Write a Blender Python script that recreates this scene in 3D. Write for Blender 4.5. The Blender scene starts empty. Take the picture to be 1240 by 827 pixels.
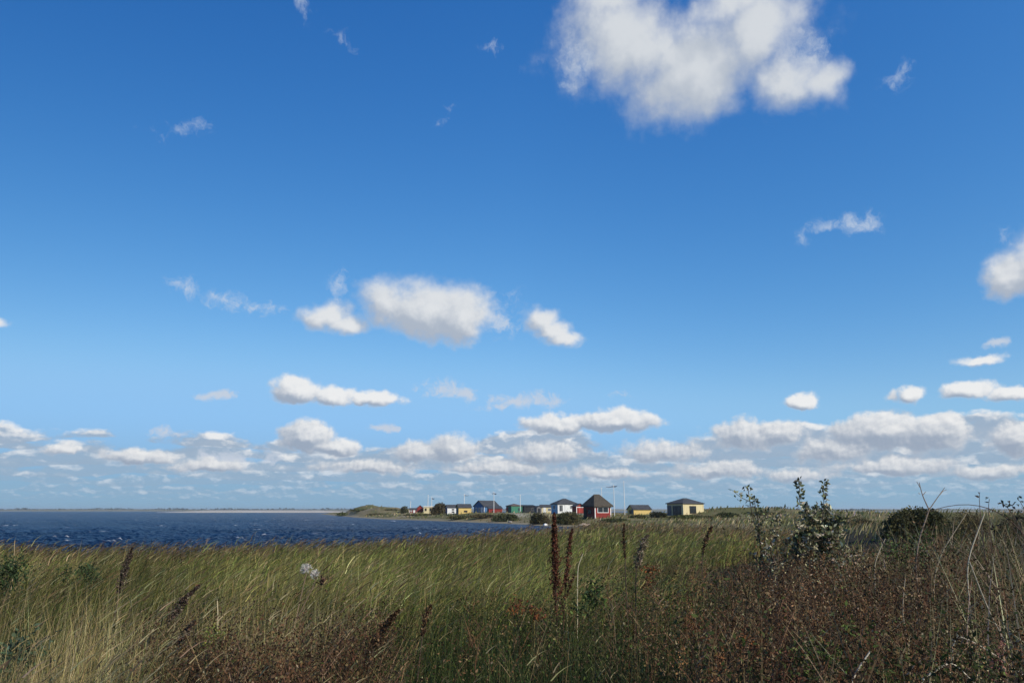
import bpy, math, random
import numpy as np
from mathutils import Vector, Matrix

random.seed(7)
RNG = np.random.default_rng(11)
R = math.radians
scene = bpy.context.scene
COL = scene.collection

# ------------------------------------------------------------------ camera
FPX = 861.0                      # focal length in photo pixels (25 mm on 36 mm, 1240 wide)
EYE = 1.9
HORIZON = 618.0
PITCH = math.atan((HORIZON - 413.5) / FPX)


def ray(px, py):
    """photo pixel -> world direction from the camera"""
    x, yv = px - 620.0, 413.5 - py
    return (x, FPX * math.cos(PITCH) - yv * math.sin(PITCH), FPX * math.sin(PITCH) + yv * math.cos(PITCH))


def at(px, py, d):
    x, y, z = ray(px, py)
    return Vector((x / y * d, d, EYE + z / y * d))


def plan(px, d):
    x, y, z = ray(px, HORIZON)
    return (x / y * d, d)


cam = bpy.data.cameras.new('camera')
cam.lens = 25.0
cam.sensor_width = 36.0
cam.clip_start = 0.05
cam.clip_end = 30000
camo = bpy.data.objects.new('camera', cam)
COL.objects.link(camo)
camo.location = (0, 0, EYE)
camo.rotation_euler = (R(90) + PITCH, 0, 0)
scene.camera = camo

scene.render.engine = 'CYCLES'
scene.cycles.use_denoising = True
scene.cycles.denoiser = 'OPENIMAGEDENOISE'
scene.cycles.denoising_input_passes = 'RGB_ALBEDO_NORMAL'
scene.cycles.denoising_prefilter = 'ACCURATE'
scene.cycles.max_bounces = 6
scene.cycles.diffuse_bounces = 3
scene.cycles.glossy_bounces = 3
scene.cycles.transmission_bounces = 3
scene.cycles.transparent_max_bounces = 4
scene.cycles.volume_bounces = 0
scene.cycles.sample_clamp_indirect = 4
scene.view_settings.view_transform = 'Standard'
scene.view_settings.look = 'None'
scene.view_settings.gamma = 1
scene.view_settings.use_curve_mapping = False
scene.view_settings.exposure = 0.0

# ------------------------------------------------------------------ light
SUN_EL = R(31)
SUN_H = (0.743, -0.669)            # the sun stands behind the camera, to the right
_n = math.hypot(*SUN_H)
SUN_DIR = Vector((SUN_H[0] / _n * math.cos(SUN_EL), SUN_H[1] / _n * math.cos(SUN_EL), math.sin(SUN_EL)))
sl = bpy.data.lights.new('sun', 'SUN')
sl.energy = 5.0
sl.angle = R(0.5)
sl.color = (1.0, 0.91, 0.76)
so = bpy.data.objects.new('sun', sl)
COL.objects.link(so)
so.location = (40, -30, 60)
so.rotation_euler = (-SUN_DIR).to_track_quat('-Z', 'Y').to_euler()
# ------------------------------------------------------------------ node helper
class G:
    """tiny wrapper for building node graphs"""
    def __init__(self, tree):
        self.t = tree

    def node(self, kind, **kw):
        n = self.t.nodes.new(kind)
        for k, v in kw.items():
            setattr(n, k, v)
        return n

    def put(self, sock, v):
        if isinstance(v, bpy.types.NodeSocket):
            self.t.links.new(v, sock)
        elif v is not None:
            sock.default_value = v

    def m(self, op, a, b=None, c=None, clamp=False):
        n = self.node('ShaderNodeMath', operation=op, use_clamp=clamp)
        for s, v in zip(n.inputs, (a, b, c)):
            self.put(s, v)
        return n.outputs[0]

    def v(self, op, a, b=None, scale=None):
        n = self.node('ShaderNodeVectorMath', operation=op)
        self.put(n.inputs[0], a)
        if b is not None:
            self.put(n.inputs[1], b)
        if scale is not None:
            self.put(n.inputs['Scale'], scale)
        return n.outputs['Value'] if op in ('LENGTH', 'DOT_PRODUCT', 'DISTANCE') else n.outputs['Vector']

    def comb(self, x, y, z=0.0):
        n = self.node('ShaderNodeCombineXYZ')
        for s, v in zip(n.inputs, (x, y, z)):
            self.put(s, v)
        return n.outputs[0]

    def sep(self, v):
        n = self.node('ShaderNodeSeparateXYZ')
        self.put(n.inputs[0], v)
        return n.outputs

    def noise(self, vec, scale, detail=6, rough=0.55, dist=0.0, out='Fac', dim='3D'):
        n = self.node('ShaderNodeTexNoise', noise_dimensions=dim)
        self.put(n.inputs['Vector'], vec)
        n.inputs['Scale'].default_value = scale
        n.inputs['Detail'].default_value = detail
        n.inputs['Roughness'].default_value = rough
        n.inputs['Distortion'].default_value = dist
        return n.outputs[0] if out == 'Fac' else n.outputs[1]

    def smooth(self, x, lo, hi, a=0.0, b=1.0):
        n = self.node('ShaderNodeMapRange', interpolation_type='SMOOTHSTEP')
        for k, v in (('Value', x), ('From Min', lo), ('From Max', hi), ('To Min', a), ('To Max', b)):
            self.put(n.inputs[k], v)
        return n.outputs[0]

    def lin(self, x, lo, hi, a=0.0, b=1.0, clamp=True):
        n = self.node('ShaderNodeMapRange', clamp=clamp)
        for k, v in (('Value', x), ('From Min', lo), ('From Max', hi), ('To Min', a), ('To Max', b)):
            self.put(n.inputs[k], v)
        return n.outputs[0]

    def mix(self, f, a, b, blend='MIX'):
        n = self.node('ShaderNodeMix', data_type='RGBA', blend_type=blend)
        self.put(n.inputs[0], f)
        self.put(n.inputs[6], a)
        self.put(n.inputs[7], b)
        return n.outputs[2]


# ------------------------------------------------------------------ sky with clouds (all in world directions)
world = bpy.data.worlds.new('World')
scene.world = world
world.use_nodes = True
wt = world.node_tree
wt.nodes.clear()
g = G(wt)
wout = g.node('ShaderNodeOutputWorld')
bg = g.node('ShaderNodeBackground')
SKY_STRENGTH = 0.1
bg.inputs['Strength'].default_value = SKY_STRENGTH
wt.links.new(bg.outputs[0], wout.inputs['Surface'])
sky = g.node('ShaderNodeTexSky', sky_type='NISHITA')
sky.sun_disc = False
sky.sun_elevation = SUN_EL
sky.sun_rotation = math.atan2(SUN_DIR.x, SUN_DIR.y)
sky.altitude = 0
sky.air_density = 1.0
sky.dust_density = 0.6
sky.ozone_density = 2.2
SKYTINT = (0.80, 0.97, 1.10, 1)

tc = g.node('ShaderNodeTexCoord').outputs['Generated']
dx, dy, dz = g.sep(tc)
az = g.m('ARCTAN2', dx, dy)
el = g.m('ARCSINE', dz)
elp = g.m('MAXIMUM', el, 0.0)
P0 = g.comb(az, el, 0.0)


def ang(px, py):
    x, y, z = ray(px, py)
    return math.atan2(x, y), math.asin(z / math.sqrt(x * x + y * y + z * z))


# photo pixel centre, half width, height of the top, depth of the base, weight
BLOBS = [
    # the big ragged cloud high on the right
    (765, 55, 95, 75, 60, 1.0), (850, 85, 95, 80, 55, 1.05), (815, 112, 55, 38, 40, 0.8), (925, 35, 70, 60, 60, 1.0),
    (960, 95, 55, 45, 40, 0.9), (1008, 98, 30, 34, 34, 0.85), (745, 12, 50, 40, 40, 0.8), (705, 70, 45, 40, 30, 0.62),
    (890, 5, 70, 40, 40, 0.95), (985, 60, 28, 40, 40, 0.6),
    # the middle group
    (470, 366, 46, 34, 34, 0.95), (520, 375, 72, 42, 40, 1.05), (555, 388, 44, 42, 34, 1.0),
    (395, 383, 32, 22, 18, 0.85), (418, 394, 30, 16, 14, 0.85), (268, 359, 34, 16, 15, 0.67), (212, 345, 28, 16, 14, 0.52),
    (318, 367, 30, 10, 9, 0.5), (654, 388, 26, 22, 18, 0.95), (676, 410, 30, 12, 11, 0.85), (600, 362, 22, 16, 14, 0.5),
    (607, 392, 22, 24, 18, 0.48), (405, 345, 14, 22, 16, 0.45),
    # wisps
    (1038, 272, 30, 22, 20, 0.66), (998, 272, 32, 14, 12, 0.6), (968, 292, 14, 10, 10, 0.45), (1075, 95, 30, 16, 16, 0.42),
    (370, 12, 14, 20, 16, 0.5), (225, 145, 28, 12, 14, 0.46), (533, 135, 14, 14, 12, 0.42), (590, 62, 18, 12, 10, 0.4), (418, 48, 16, 12, 10, 0.36),
    # right edge
    (1222, 334, 40, 38, 26, 1.0), (1260, 325, 50, 50, 34, 1.0), (1226, 288, 12, 22, 18, 0.5), (-5, 385, 26, 9, 9, 0.75),
    (1185, 434, 36, 9, 8, 0.8), (1206, 414, 24, 6, 6, 0.62), (1170, 474, 46, 15, 12, 0.95), (1222, 477, 34, 12, 10, 0.85),
    (1104, 478, 22, 15, 12, 0.85), (1082, 482, 16, 10, 8, 0.7), (973, 488, 27, 14, 9, 0.95),
    # second row
    (362, 474, 40, 20, 17, 1.0), (400, 480, 40, 15, 14, 0.9), (448, 484, 48, 11, 9, 0.85), (532, 473, 44, 15, 13, 0.66),
    (562, 478, 22, 11, 9, 0.62), (640, 486, 52, 14, 10, 0.66), (605, 494, 24, 5, 5, 0.55), (263, 479, 28, 7, 6, 0.6), (215, 526, 32, 8, 6, 0.66),
    (466, 518, 26, 6, 5, 0.66), (755, 478, 16, 4, 4, 0.45),
    # heads of the low bank
    (680, 515, 62, 18, 12, 0.95), (745, 512, 66, 20, 14, 1.0), (372, 530, 40, 28, 18, 1.05), (405, 542, 44, 16, 12, 0.95),
    (505, 548, 40, 18, 14, 0.85), (550, 544, 40, 24, 16, 0.9), (170, 554, 64, 14, 10, 0.85), (78, 545, 40, 10, 7, 0.72),
    (900, 526, 50, 24, 22, 0.85), (945, 524, 40, 22, 20, 0.85), (1075, 522, 84, 26, 28, 1.05), (1130, 522, 60, 28, 28, 1.0),
    (250, 566, 70, 13, 8, 0.75), (445, 567, 80, 14, 9, 0.78), (605, 568, 80, 15, 9, 0.78), (735, 574, 70, 12, 8, 0.72), (865, 571, 80, 16, 10, 0.78),
    (965, 577, 60, 13, 9, 0.72), (1085, 566, 90, 17, 11, 0.85), (1195, 572, 70, 15, 10, 0.8), (666, 400, 26, 15, 13, 0.95),
    (1235, 530, 50, 26, 30, 0.95), (660, 550, 60, 20, 14, 0.8), (800, 548, 70, 20, 16, 0.7), (1010, 545, 60, 20, 20, 0.75), (290, 555, 50, 14, 10, 0.66),
]


HEAPS = [b for b in BLOBS if b[5] >= 0.68] + [(835, 66, 135, 66, 50, 0.85)]
WISPS = [b for b in BLOBS if b[5] < 0.68]


def smooth_field(P, blobs):
    acc = None
    for cx, cy, rx, rt, rb, w in blobs:
        a0, e0 = ang(cx, cy)
        ix = 2.0 / (ang(cx + rx, cy)[0] - ang(cx - rx, cy)[0])
        it = 1.0 / (ang(cx, cy - rt)[1] - e0)
        ib = 1.0 / (e0 - ang(cx, cy + rb)[1])
        q = g.v('SUBTRACT', P, (a0, e0, 0))
        q1 = g.v('MULTIPLY', q, (ix, it, 0))
        q2 = g.v('MULTIPLY', q, (-ix, -ib, 0))
        ln = g.v('LENGTH', g.v('MAXIMUM', q1, q2))
        k = min(1.5, max(0.35, (w - 0.3) * 2.0))       # wisps stay thin, heaped clouds are solid
        f = g.m('MULTIPLY_ADD', ln, -k, k)
        acc = f if acc is None else g.m('SMOOTH_MAX', acc, f, 0.22)
    return acc


size = g.m('MULTIPLY_ADD', elp, 0.9, 0.06)            # things look smaller towards the horizon
hi = g.smooth(el, 0.10, 0.42)


def detail(P, o1, o2):
    """puffs and frayed edges, coarse overhead and fine near the horizon"""
    n1 = g.noise(P, 13.0, o1, 0.60)
    n2 = g.noise(P, 46.0, o2, 0.60)
    return g.m('SUBTRACT', g.m('ADD', g.m('MULTIPLY', n1, g.lin(hi, 0, 1, 0.45, 1.05)), g.m('MULTIPLY', n2, g.lin(hi, 0, 1, 0.95, 0.45))),
               g.lin(hi, 0, 1, 0.70, 0.75))


warp = g.v('SUBTRACT', g.noise(P0, 8.0, 3, 0.5, out='Color'), (0.5, 0.5, 0.5))
warp2 = g.v('SUBTRACT', g.noise(P0, 34.0, 3, 0.55, out='Color'), (0.5, 0.5, 0.5))
wv = g.v('ADD', g.v('SCALE', warp, scale=g.m('MULTIPLY', hi, 0.12)), g.v('SCALE', warp2, scale=0.026))
P1 = g.v('ADD', P0, g.v('MULTIPLY', wv, (1.0, 0.7, 0.0)))
S0 = smooth_field(P1, HEAPS)
N0 = detail(P0, 7, 5)
D0 = g.m('MULTIPLY_ADD', N0, 1.35, S0)
# light: how much cloud stands between a point and the sun, for the bulk and for the puffs
big = g.v('SCALE', (0.7, 0.75, 0.0), scale=g.m('MULTIPLY_ADD', elp, 0.085, 0.003))
S1 = smooth_field(g.v('ADD', P1, big), HEAPS)
small = g.v('SCALE', (0.65, 0.7, 0.0), scale=g.m('MULTIPLY_ADD', elp, 0.030, 0.003))
N1 = detail(g.v('ADD', P0, small), 4, 3)
cov = g.smooth(D0, g.lin(hi, 0, 1, -0.02, -0.35), g.lin(hi, 0, 1, 0.50, 1.05))
SW = smooth_field(P1, WISPS)
fil = g.noise(g.v('ADD', P0, g.v('SCALE', warp2, scale=0.05)), 26.0, 7, 0.66)
wisp = g.m('MULTIPLY', g.smooth(g.m('MULTIPLY_ADD', g.m('SUBTRACT', fil, 0.5), 2.6, SW), 0.0, g.lin(hi, 0, 1, 0.62, 1.1)), g.lin(hi, 0, 1, 0.9, 0.72))
lit = g.m('ADD', g.m('MULTIPLY', g.m('SUBTRACT', S0, S1), 1.0), g.m('MULTIPLY', g.m('SUBTRACT', N0, N1), 1.35))
lit = g.m('SUBTRACT', lit, g.m('MULTIPLY', g.smooth(S0, 0.35, 1.05), 0.10))
lit = g.smooth(lit, -0.50, 0.85)
lit = g.m('ADD', g.m('MULTIPLY', lit, g.lin(hi, 0, 1, 1.0, 0.5)), g.lin(hi, 0, 1, 0.0, 0.42))
thin = g.m('MULTIPLY', g.m('SUBTRACT', 1.0, g.smooth(D0, 0.0, 0.4)), 0.6)
lit = g.m("ADD", g.m("MULTIPLY", lit, g.m("SUBTRACT", 1.0, thin)), g.m("MULTIPLY", thin, 0.62))

WHITE = g.mix(hi, (8.8, 8.8, 8.75, 1), (7.0, 7.3, 7.6, 1))
GREY = (3.3, 3.95, 5.0, 1)
sr = g.node('ShaderNodeSeparateColor')
wt.links.new(sky.outputs[0], sr.inputs[0])
lean = g.lin(az, -0.7, 0.0, 0.75, 1.0)
chan = []
for i, (k, gam, top) in enumerate(((2.85, 1.8, 0.28), (1.45, 1.12, 0.545), (1.28, 0.72, 0.88))):
    x = g.m('MULTIPLY', g.m('MULTIPLY', sr.outputs[i], SKY_STRENGTH), lean)
    chan.append(g.m('MULTIPLY', g.m('SMOOTH_MIN', g.m('MULTIPLY', g.m('POWER', x, gam), k), top, 0.12), 1.0 / SKY_STRENGTH))
cr = g.node('ShaderNodeCombineColor')
for i in range(3):
    wt.links.new(chan[i], cr.inputs[i])
skycol = cr.outputs[0]

# the air near the horizon is paler and greyer
col = g.mix(g.smooth(el, 0.125, 0.01, 0.0, 0.9), skycol, (2.55, 4.25, 6.0, 1))

# the low bank: rows of cumulus standing behind one another, farther rows lower and smaller
ROWS = [(606, 9, 0.10, 0.40), (599, 12, 0.08, 0.55), (591, 15, 0.06, 0.66), (582, 19, 0.05, 0.78), (571, 24, 0.03, 0.88), (560, 27, -0.01, 0.93), (549, 28, -0.07, 0.95)]
for k, (py, hpx, dens, op) in enumerate(ROWS):
    e0 = ang(620, py)[1]
    s = hpx / FPX
    base = g.noise(g.v('ADD', g.v('MULTIPLY', P0, (1, 0, 0)), (k * 3.3, k * 1.7, 0)), 4.0 + 0.06 / s, 1)   # wavering base line
    x = g.m('DIVIDE', g.m('SUBTRACT', el, g.m('MULTIPLY_ADD', g.m('SUBTRACT', base, 0.5), 0.9 * s, e0)), s)
    floor = g.smooth(x, -0.22, 0.12, -0.75, 0.0)
    roof = g.m('MULTIPLY', g.m('POWER', g.m('MAXIMUM', x, 0.0), 1.5), -0.38)
    big_c = g.m('MULTIPLY', g.m('SUBTRACT', g.noise(g.v('ADD', g.v('MULTIPLY', P0, (1, 1.6, 0)), (k * 2.1, k * 1.3, k * 5.0)), 0.24 / s, 2), 0.5), 0.95)
    side = g.lin(az, -0.62, -0.30, -0.16, 0.0)
    bias = g.m('ADD', g.m('ADD', floor, roof), g.m('ADD', g.m('ADD', big_c, side), 0.25 + dens))
    wq = g.v('ADD', P0, g.v('SCALE', warp2, scale=0.35 * s))
    sc = (1.0 / (1.9 * s), 1.0 / (0.95 * s), 0)
    n0 = g.noise(g.v('ADD', g.v('MULTIPLY', wq, sc), (k * 7.31, k * 3.7, k * 1.9)), 1.0, 6, 0.56)
    n1 = g.noise(g.v('ADD', g.v('MULTIPLY', wq, sc), (k * 7.31 + 0.13, k * 3.7 + 0.28, k * 1.9)), 1.0, 4, 0.56)
    d0 = g.m('ADD', bias, n0)
    al = g.m('MULTIPLY', g.smooth(d0, 0.45, 0.61), op)
    up = g.lin(x, -0.1, 1.1, -0.34, 0.20)
    l = g.smooth(g.m('ADD', g.m('MULTIPLY', g.m('SUBTRACT', n0, n1), 2.4), g.m('ADD', up, g.m('MULTIPLY', big_c, -0.15))), -0.16, 0.32)
    f = (k + 1) / len(ROWS)
    lo_c = (2.6 + 0.8 * f, 4.25 + 0.15 * f, 5.9 - 0.2 * f, 1)
    hi_c = (5.0 + 3.6 * f, 6.0 + 2.6 * f, 7.2 + 1.4 * f, 1)
    col = g.mix(al, col, g.mix(l, lo_c, hi_c))

cloudcol = g.mix(lit, GREY, WHITE)
fade = g.smooth(el, 0.0, 0.05)
col = g.mix(g.m('MULTIPLY', wisp, fade), col, g.mix(hi, (5.7, 6.3, 7.3, 1), (6.4, 7.1, 7.9, 1)))
col = g.mix(g.m('MULTIPLY', g.m('MULTIPLY', cov, 0.97), fade), col, cloudcol)
wt.links.new(col, bg.inputs['Color'])
world.cycles.sampling_method = 'MANUAL'
world.cycles.sample_map_resolution = 256
# ------------------------------------------------------------------ small numpy noise
def _hash(ix, iy, s):
    h = (ix.astype(np.int64) * 374761393 + iy.astype(np.int64) * 668265263 + s * 982451653) & 0xFFFFFFFF
    h = ((h ^ (h >> 13)) * 1274126177) & 0xFFFFFFFF
    return ((h ^ (h >> 16)) & 0xFFFF) / 65535.0


def vnoise(x, y, s=0):
    ix, iy = np.floor(x), np.floor(y)
    fx, fy = x - ix, y - iy
    fx, fy = fx * fx * (3 - 2 * fx), fy * fy * (3 - 2 * fy)
    a, b = _hash(ix, iy, s), _hash(ix + 1, iy, s)
    c, d = _hash(ix, iy + 1, s), _hash(ix + 1, iy + 1, s)
    return (a + (b - a) * fx) * (1 - fy) + (c + (d - c) * fx) * fy


def fbm(x, y, s=0, o=4):
    r, a, t = 0, 0.5, 0
    for k in range(o):
        r = r + a * vnoise(x * 2 ** k, y * 2 ** k, s + k)
        t += a
        a *= 0.5
    return r / t


def sstep(x, a, b):
    t = np.clip((x - a) / (b - a), 0, 1)
    return t * t * (3 - 2 * t)


# ------------------------------------------------------------------ the plan of the coast
NEAR_SHORE = [(-700, 17), (-300, 19), (0, 21), (100, 21.3), (200, 22), (300, 23.2), (400, 26), (500, 30), (560, 33.5), (620, 39), (660, 45), (700, 54), (726, 68)]
SPIT_SHORE = [(733, 82), (715, 85.5), (700, 88), (670, 93), (640, 104), (600, 116), (560, 128), (520, 146), (480, 162), (455, 182), (432, 222), (412, 290), (398, 370), (391, 440)]
FAR_SIDE = [(396, 475), (450, 430), (520, 390), (620, 370), (800, 360), (1100, 420), (1900, 600)]
POLY = [plan(*p) for p in NEAR_SHORE + SPIT_SHORE + FAR_SIDE] + [(900, 200), (300, -60), (-300, -60)]
POLY = np.array(POLY)


def shore_dist(x, y):
    """signed distance to the shoreline, positive on land"""
    x, y = np.asarray(x, float), np.asarray(y, float)
    best = np.full(x.shape, 1e18)
    inside = np.zeros(x.shape, bool)
    n = len(POLY)
    for i in range(n):
        ax, ay = POLY[i]
        bx, by = POLY[(i + 1) % n]
        ex, ey = bx - ax, by - ay
        t = np.clip(((x - ax) * ex + (y - ay) * ey) / (ex * ex + ey * ey), 0, 1)
        d = (x - ax - t * ex) ** 2 + (y - ay - t * ey) ** 2
        best = np.minimum(best, d)
        cr = ((ay > y) != (by > y)) & (x < (bx - ax) * (y - ay) / (by - ay + 1e-12) + ax)
        inside ^= cr
    d = np.sqrt(best)
    return np.where(inside, d, -d)


# photo px, distance, radius across, radius along, height
MOUNDS = [(443, 262, 9, 10, 3.0), (462, 245, 10, 9, 1.9), (425, 285, 10, 12, 1.7), (408, 330, 9, 14, 0.5), (478, 235, 10, 10, 1.3),
          (510, 205, 16, 14, 0.4), (560, 160, 14, 14, 0.35), (600, 150, 14, 14, 0.45), (640, 140, 14, 12, 0.4), (723, 102, 8, 7, 0.25),
          (800, 112, 14, 10, 0.3), (865, 112, 9, 8, 0.75), (905, 105, 9, 9, 0.65), (955, 100, 9, 10, 0.75), (1000, 88, 8, 9, 0.7), (1045, 74, 8, 9, 0.7),
          (1030, 118, 12, 10, 1.0), (1090, 42, 6, 7, 0.50), (1160, 34, 6, 6, 0.45), (1260, 28, 6, 6, 0.35), (1380, 24, 6, 6, 0.35), (1200, 60, 10, 10, 1.0)]
MOUNDS = [(plan(p, d), rx, ry, h) for p, d, rx, ry, h in MOUNDS]


def ground(x, y):
    x, y = np.asarray(x, float), np.asarray(y, float)
    sd = shore_dist(x, y)
    near = sstep(-y, -62, -48)
    spit_h = 0.62 * sstep(sd, 0.2, 9) + 0.10
    near_h = 0.10 + 0.22 * sstep(sd, 1, 12)
    right = sstep(x - 0.10 * y, 0.2, 6.5) * sstep(-y, -26, -9)
    h = np.where(sd > 0, near * near_h + (1 - near) * spit_h, -0.75 * sstep(-sd, 0.0, 6) + 0.10)
    h = h + np.where(sd > 0, right * 0.42, 0)
    for (mx, my), rx, ry, mh in MOUNDS:
        h = h + mh * np.exp(-((x - mx) / rx) ** 2 - ((y - my) / ry) ** 2) * sstep(sd, 0, 3.0)
    land = sstep(sd, 0.0, 4.0)
    h = h + land * (1 - near) * ((0.28 + 0.7 * sstep(y, 190, 240)) * (fbm(x / 5.0, y / 5.0, 3) - 0.5) + 0.10 * (fbm(x / 1.3, y / 1.3, 5) - 0.5))
    h = h + land * near * 0.10 * (fbm(x / 1.6, y / 1.6, 9) - 0.5)
    return h


def g1(x, y):
    return float(ground(np.array([x]), np.array([y]))[0])


# ------------------------------------------------------------------ object helpers
def link(o, parent=None):
    COL.objects.link(o)
    if parent is not None:
        o.parent = parent
    return o


def tag(o, label=None, cat=None, group=None, kind=None):
    if label: o['label'] = label
    if cat: o['category'] = cat
    if group: o['group'] = group
    if kind: o['kind'] = kind
    return o


def empty(name, loc, rz=0.0):
    o = bpy.data.objects.new(name, None)
    o.empty_display_size = 0.2
    o.location = loc
    o.rotation_euler = (0, 0, rz)
    return link(o)


def mesh_np(name, verts, quads, mat, tint=None, parent=None, smooth=False, tris=None):
    """one mesh object straight from numpy arrays (quads: (n,4))"""
    me = bpy.data.meshes.new(name)
    verts = np.ascontiguousarray(verts, np.float32)
    quads = np.ascontiguousarray(quads, np.int32)
    me.vertices.add(len(verts))
    me.vertices.foreach_set('co', verts.ravel())
    me.loops.add(quads.size)
    me.loops.foreach_set('vertex_index', quads.ravel())
    me.polygons.add(len(quads))
    me.polygons.foreach_set('loop_start', np.arange(0, quads.size, quads.shape[1], dtype=np.int32))
    if smooth:
        me.polygons.foreach_set('use_smooth', np.ones(len(quads), bool))
    me.update(calc_edges=True)
    if tint is not None:
        c = np.ones((len(verts), 4), np.float32)
        c[:, :3] = tint
        at_ = me.color_attributes.new('tint', 'FLOAT_COLOR', 'POINT')
        at_.data.foreach_set('color', c.ravel())
    me.materials.append(mat)
    return link(bpy.data.objects.new(name, me), parent)


def mesh_py(name, verts, faces, mat, parent=None, smooth=False):
    me = bpy.data.meshes.new(name)
    me.from_pydata([tuple(v) for v in verts], [], faces)
    me.update()
    if smooth:
        me.polygons.foreach_set('use_smooth', [True] * len(me.polygons))
    me.materials.append(mat)
    return link(bpy.data.objects.new(name, me), parent)


def new_mat(name):
    m = bpy.data.materials.new(name)
    m.use_nodes = True
    m.node_tree.nodes.clear()
    g_ = G(m.node_tree)
    out = g_.node('ShaderNodeOutputMaterial')
    return m, g_, out


def polar(angles, radii):
    A, Rr = np.meshgrid(angles, radii)
    x, y = np.sin(A) * Rr, np.cos(A) * Rr
    na, nr = len(angles), len(radii)
    i, j = np.meshgrid(np.arange(na - 1), np.arange(nr - 1))
    v = j * na + i
    quads = np.stack([v, v + 1, v + na + 1, v + na], -1).reshape(-1, 4)[:, ::-1]
    return x.ravel(), y.ravel(), quads


# ------------------------------------------------------------------ terrain
m, q, out = new_mat('ground')
p = q.node('ShaderNodeBsdfPrincipled')
tint = q.node('ShaderNodeAttribute', attribute_name='tint').outputs['Color']
pos = q.node('ShaderNodeNewGeometry').outputs['Position']
n = q.noise(pos, 3.0, 5, 0.65)
c = q.mix(q.lin(n, 0.25, 0.75, 0.0, 1.0), tint, q.mix(1.0, tint, (0.5, 0.5, 0.45, 1), 'MULTIPLY'))
q.put(p.inputs['Base Color'], c)
p.inputs['Roughness'].default_value = 0.95
p.inputs['Specular IOR Level'].default_value = 0.1
bmp = q.node('ShaderNodeBump')
bmp.inputs['Strength'].default_value = 0.7
bmp.inputs['Distance'].default_value = 0.15
q.put(bmp.inputs['Height'], n)
q.put(p.inputs['Normal'], bmp.outputs[0])
q.put(out.inputs[0], p.outputs[0])
M_GROUND = m

front = np.linspace(R(-52), R(52), 560)
angs = np.concatenate([np.linspace(R(-180), R(-53), 60), front, np.linspace(R(53), R(180), 60)])
rads = np.concatenate([[0.02], np.geomspace(0.8, 520, 330), np.geomspace(560, 9000, 22)])
gx, gy, quads = polar(angs, rads)
gz = ground(gx, gy)
far_r = np.hypot(gx, gy)
gz = np.where(far_r > 560, -1.0, gz)
sd = shore_dist(gx, gy)
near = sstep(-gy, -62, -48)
nz = fbm(gx / 6, gy / 6, 21)
nz2 = fbm(gx / 1.7, gy / 1.7, 27)
sand = np.array([0.33, 0.28, 0.20])
green = np.array([0.15, 0.145, 0.055])
brown = np.array([0.27, 0.215, 0.12])
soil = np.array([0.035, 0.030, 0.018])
t = sstep(nz * 0.6 + nz2 * 0.4, 0.40, 0.62)[:, None]
tc_ = green * (1 - t) + brown * t
beach = (sstep(-sd, -2.2, -0.6) * (gy > 70))[:, None] * 0.8
patch = (sstep(nz, 0.60, 0.70) * sstep(sd, 1, 5) * (gy > 110))[:, None] * 0.8
tc_ = tc_ * (1 - beach) + sand * beach
tc_ = tc_ * (1 - patch) + sand * patch
pth = np.array(plan(626, 133))
pm = np.exp(-(((gx - pth[0]) / 2.4) ** 2 + ((gy - pth[1]) / 9) ** 2))[:, None]
tc_ = tc_ * (1 - pm) + np.array([0.42, 0.38, 0.30]) * pm
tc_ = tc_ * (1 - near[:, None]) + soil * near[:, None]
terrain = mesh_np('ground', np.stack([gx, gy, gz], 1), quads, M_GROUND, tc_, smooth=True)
tag(terrain, 'low grassy coast and sand spit', 'ground', kind='structure')

# ------------------------------------------------------------------ water
wa = np.linspace(R(-62), R(50), 640)
wr = np.concatenate([np.geomspace(13, 620, 760), np.geomspace(640, 9000, 60)])
wx, wy, wq_ = polar(wa, wr)
r_ = np.hypot(wx, wy)
step = r_ * math.log(620 / 13) / 760
wz = np.zeros_like(wx)
wrng = np.random.default_rng(5)
for k in range(34):
    lam = 0.5 * (3.2 / 0.5) ** wrng.random()
    th = R(12) + wrng.normal(0, 0.55)               # the wind blows to the right
    kx, ky = math.cos(th) * 2 * math.pi / lam, math.sin(th) * 2 * math.pi / lam
    ph = wrng.random() * 6.28 + 1.2 * fbm(wx / 14, wy / 14, 40 + k, 2)
    s_ = np.sin(kx * wx + ky * wy + ph)
    amp = 0.0080 * lam ** 0.7
    wz += amp * (1 - np.abs(s_)) * 2 * sstep(lam / step, 1.5, 3.0)
wz -= wz.mean()
gust = fbm(wx / 30, wy / 22, 77)
wz *= 0.7 + 0.7 * gust
calm = sstep(-shore_dist(wx, wy), 0.0, 9.0)
wz *= 0.12 + 0.88 * calm
cap = sstep(wz, wz.std() * 2.5, wz.std() * 3.1) * sstep(vnoise(wx / 1.3, wy / 2.1, 91), 0.66, 0.86)
rnd = fbm(wx / 2.6, wy / 3.6, 92, 3)
far_cap = sstep(rnd, 0.80, 0.86) * sstep(r_, 40, 90) * sstep(-r_, -700, -350)
surf = sstep(shore_dist(wx, wy), -1.3, -0.2) * (wy > 75) * sstep(vnoise(wx / 1.6, wy / 3.0, 95), 0.45, 0.8)
foam = np.clip(np.maximum(np.maximum(cap * (r_ > 24), far_cap), surf), 0, 1)
m, q, out = new_mat('sea_water')
p = q.node('ShaderNodeBsdfPrincipled')
fo = q.node('ShaderNodeAttribute', attribute_name='tint').outputs['Color']
pos = q.node('ShaderNodeNewGeometry').outputs['Position']
f = q.sep(fo)[0]
n1 = q.noise(q.v('MULTIPLY', pos, (0.35, 1.0, 1.0)), 1.6, 4, 0.6)
n2 = q.lin(q.noise(q.v('MULTIPLY', pos, (0.035, 0.12, 1.0)), 1.0, 4, 0.6), 0.35, 0.65)
deep = q.mix(n2, (0.0012, 0.008, 0.030, 1), (0.004, 0.021, 0.066, 1))
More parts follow.
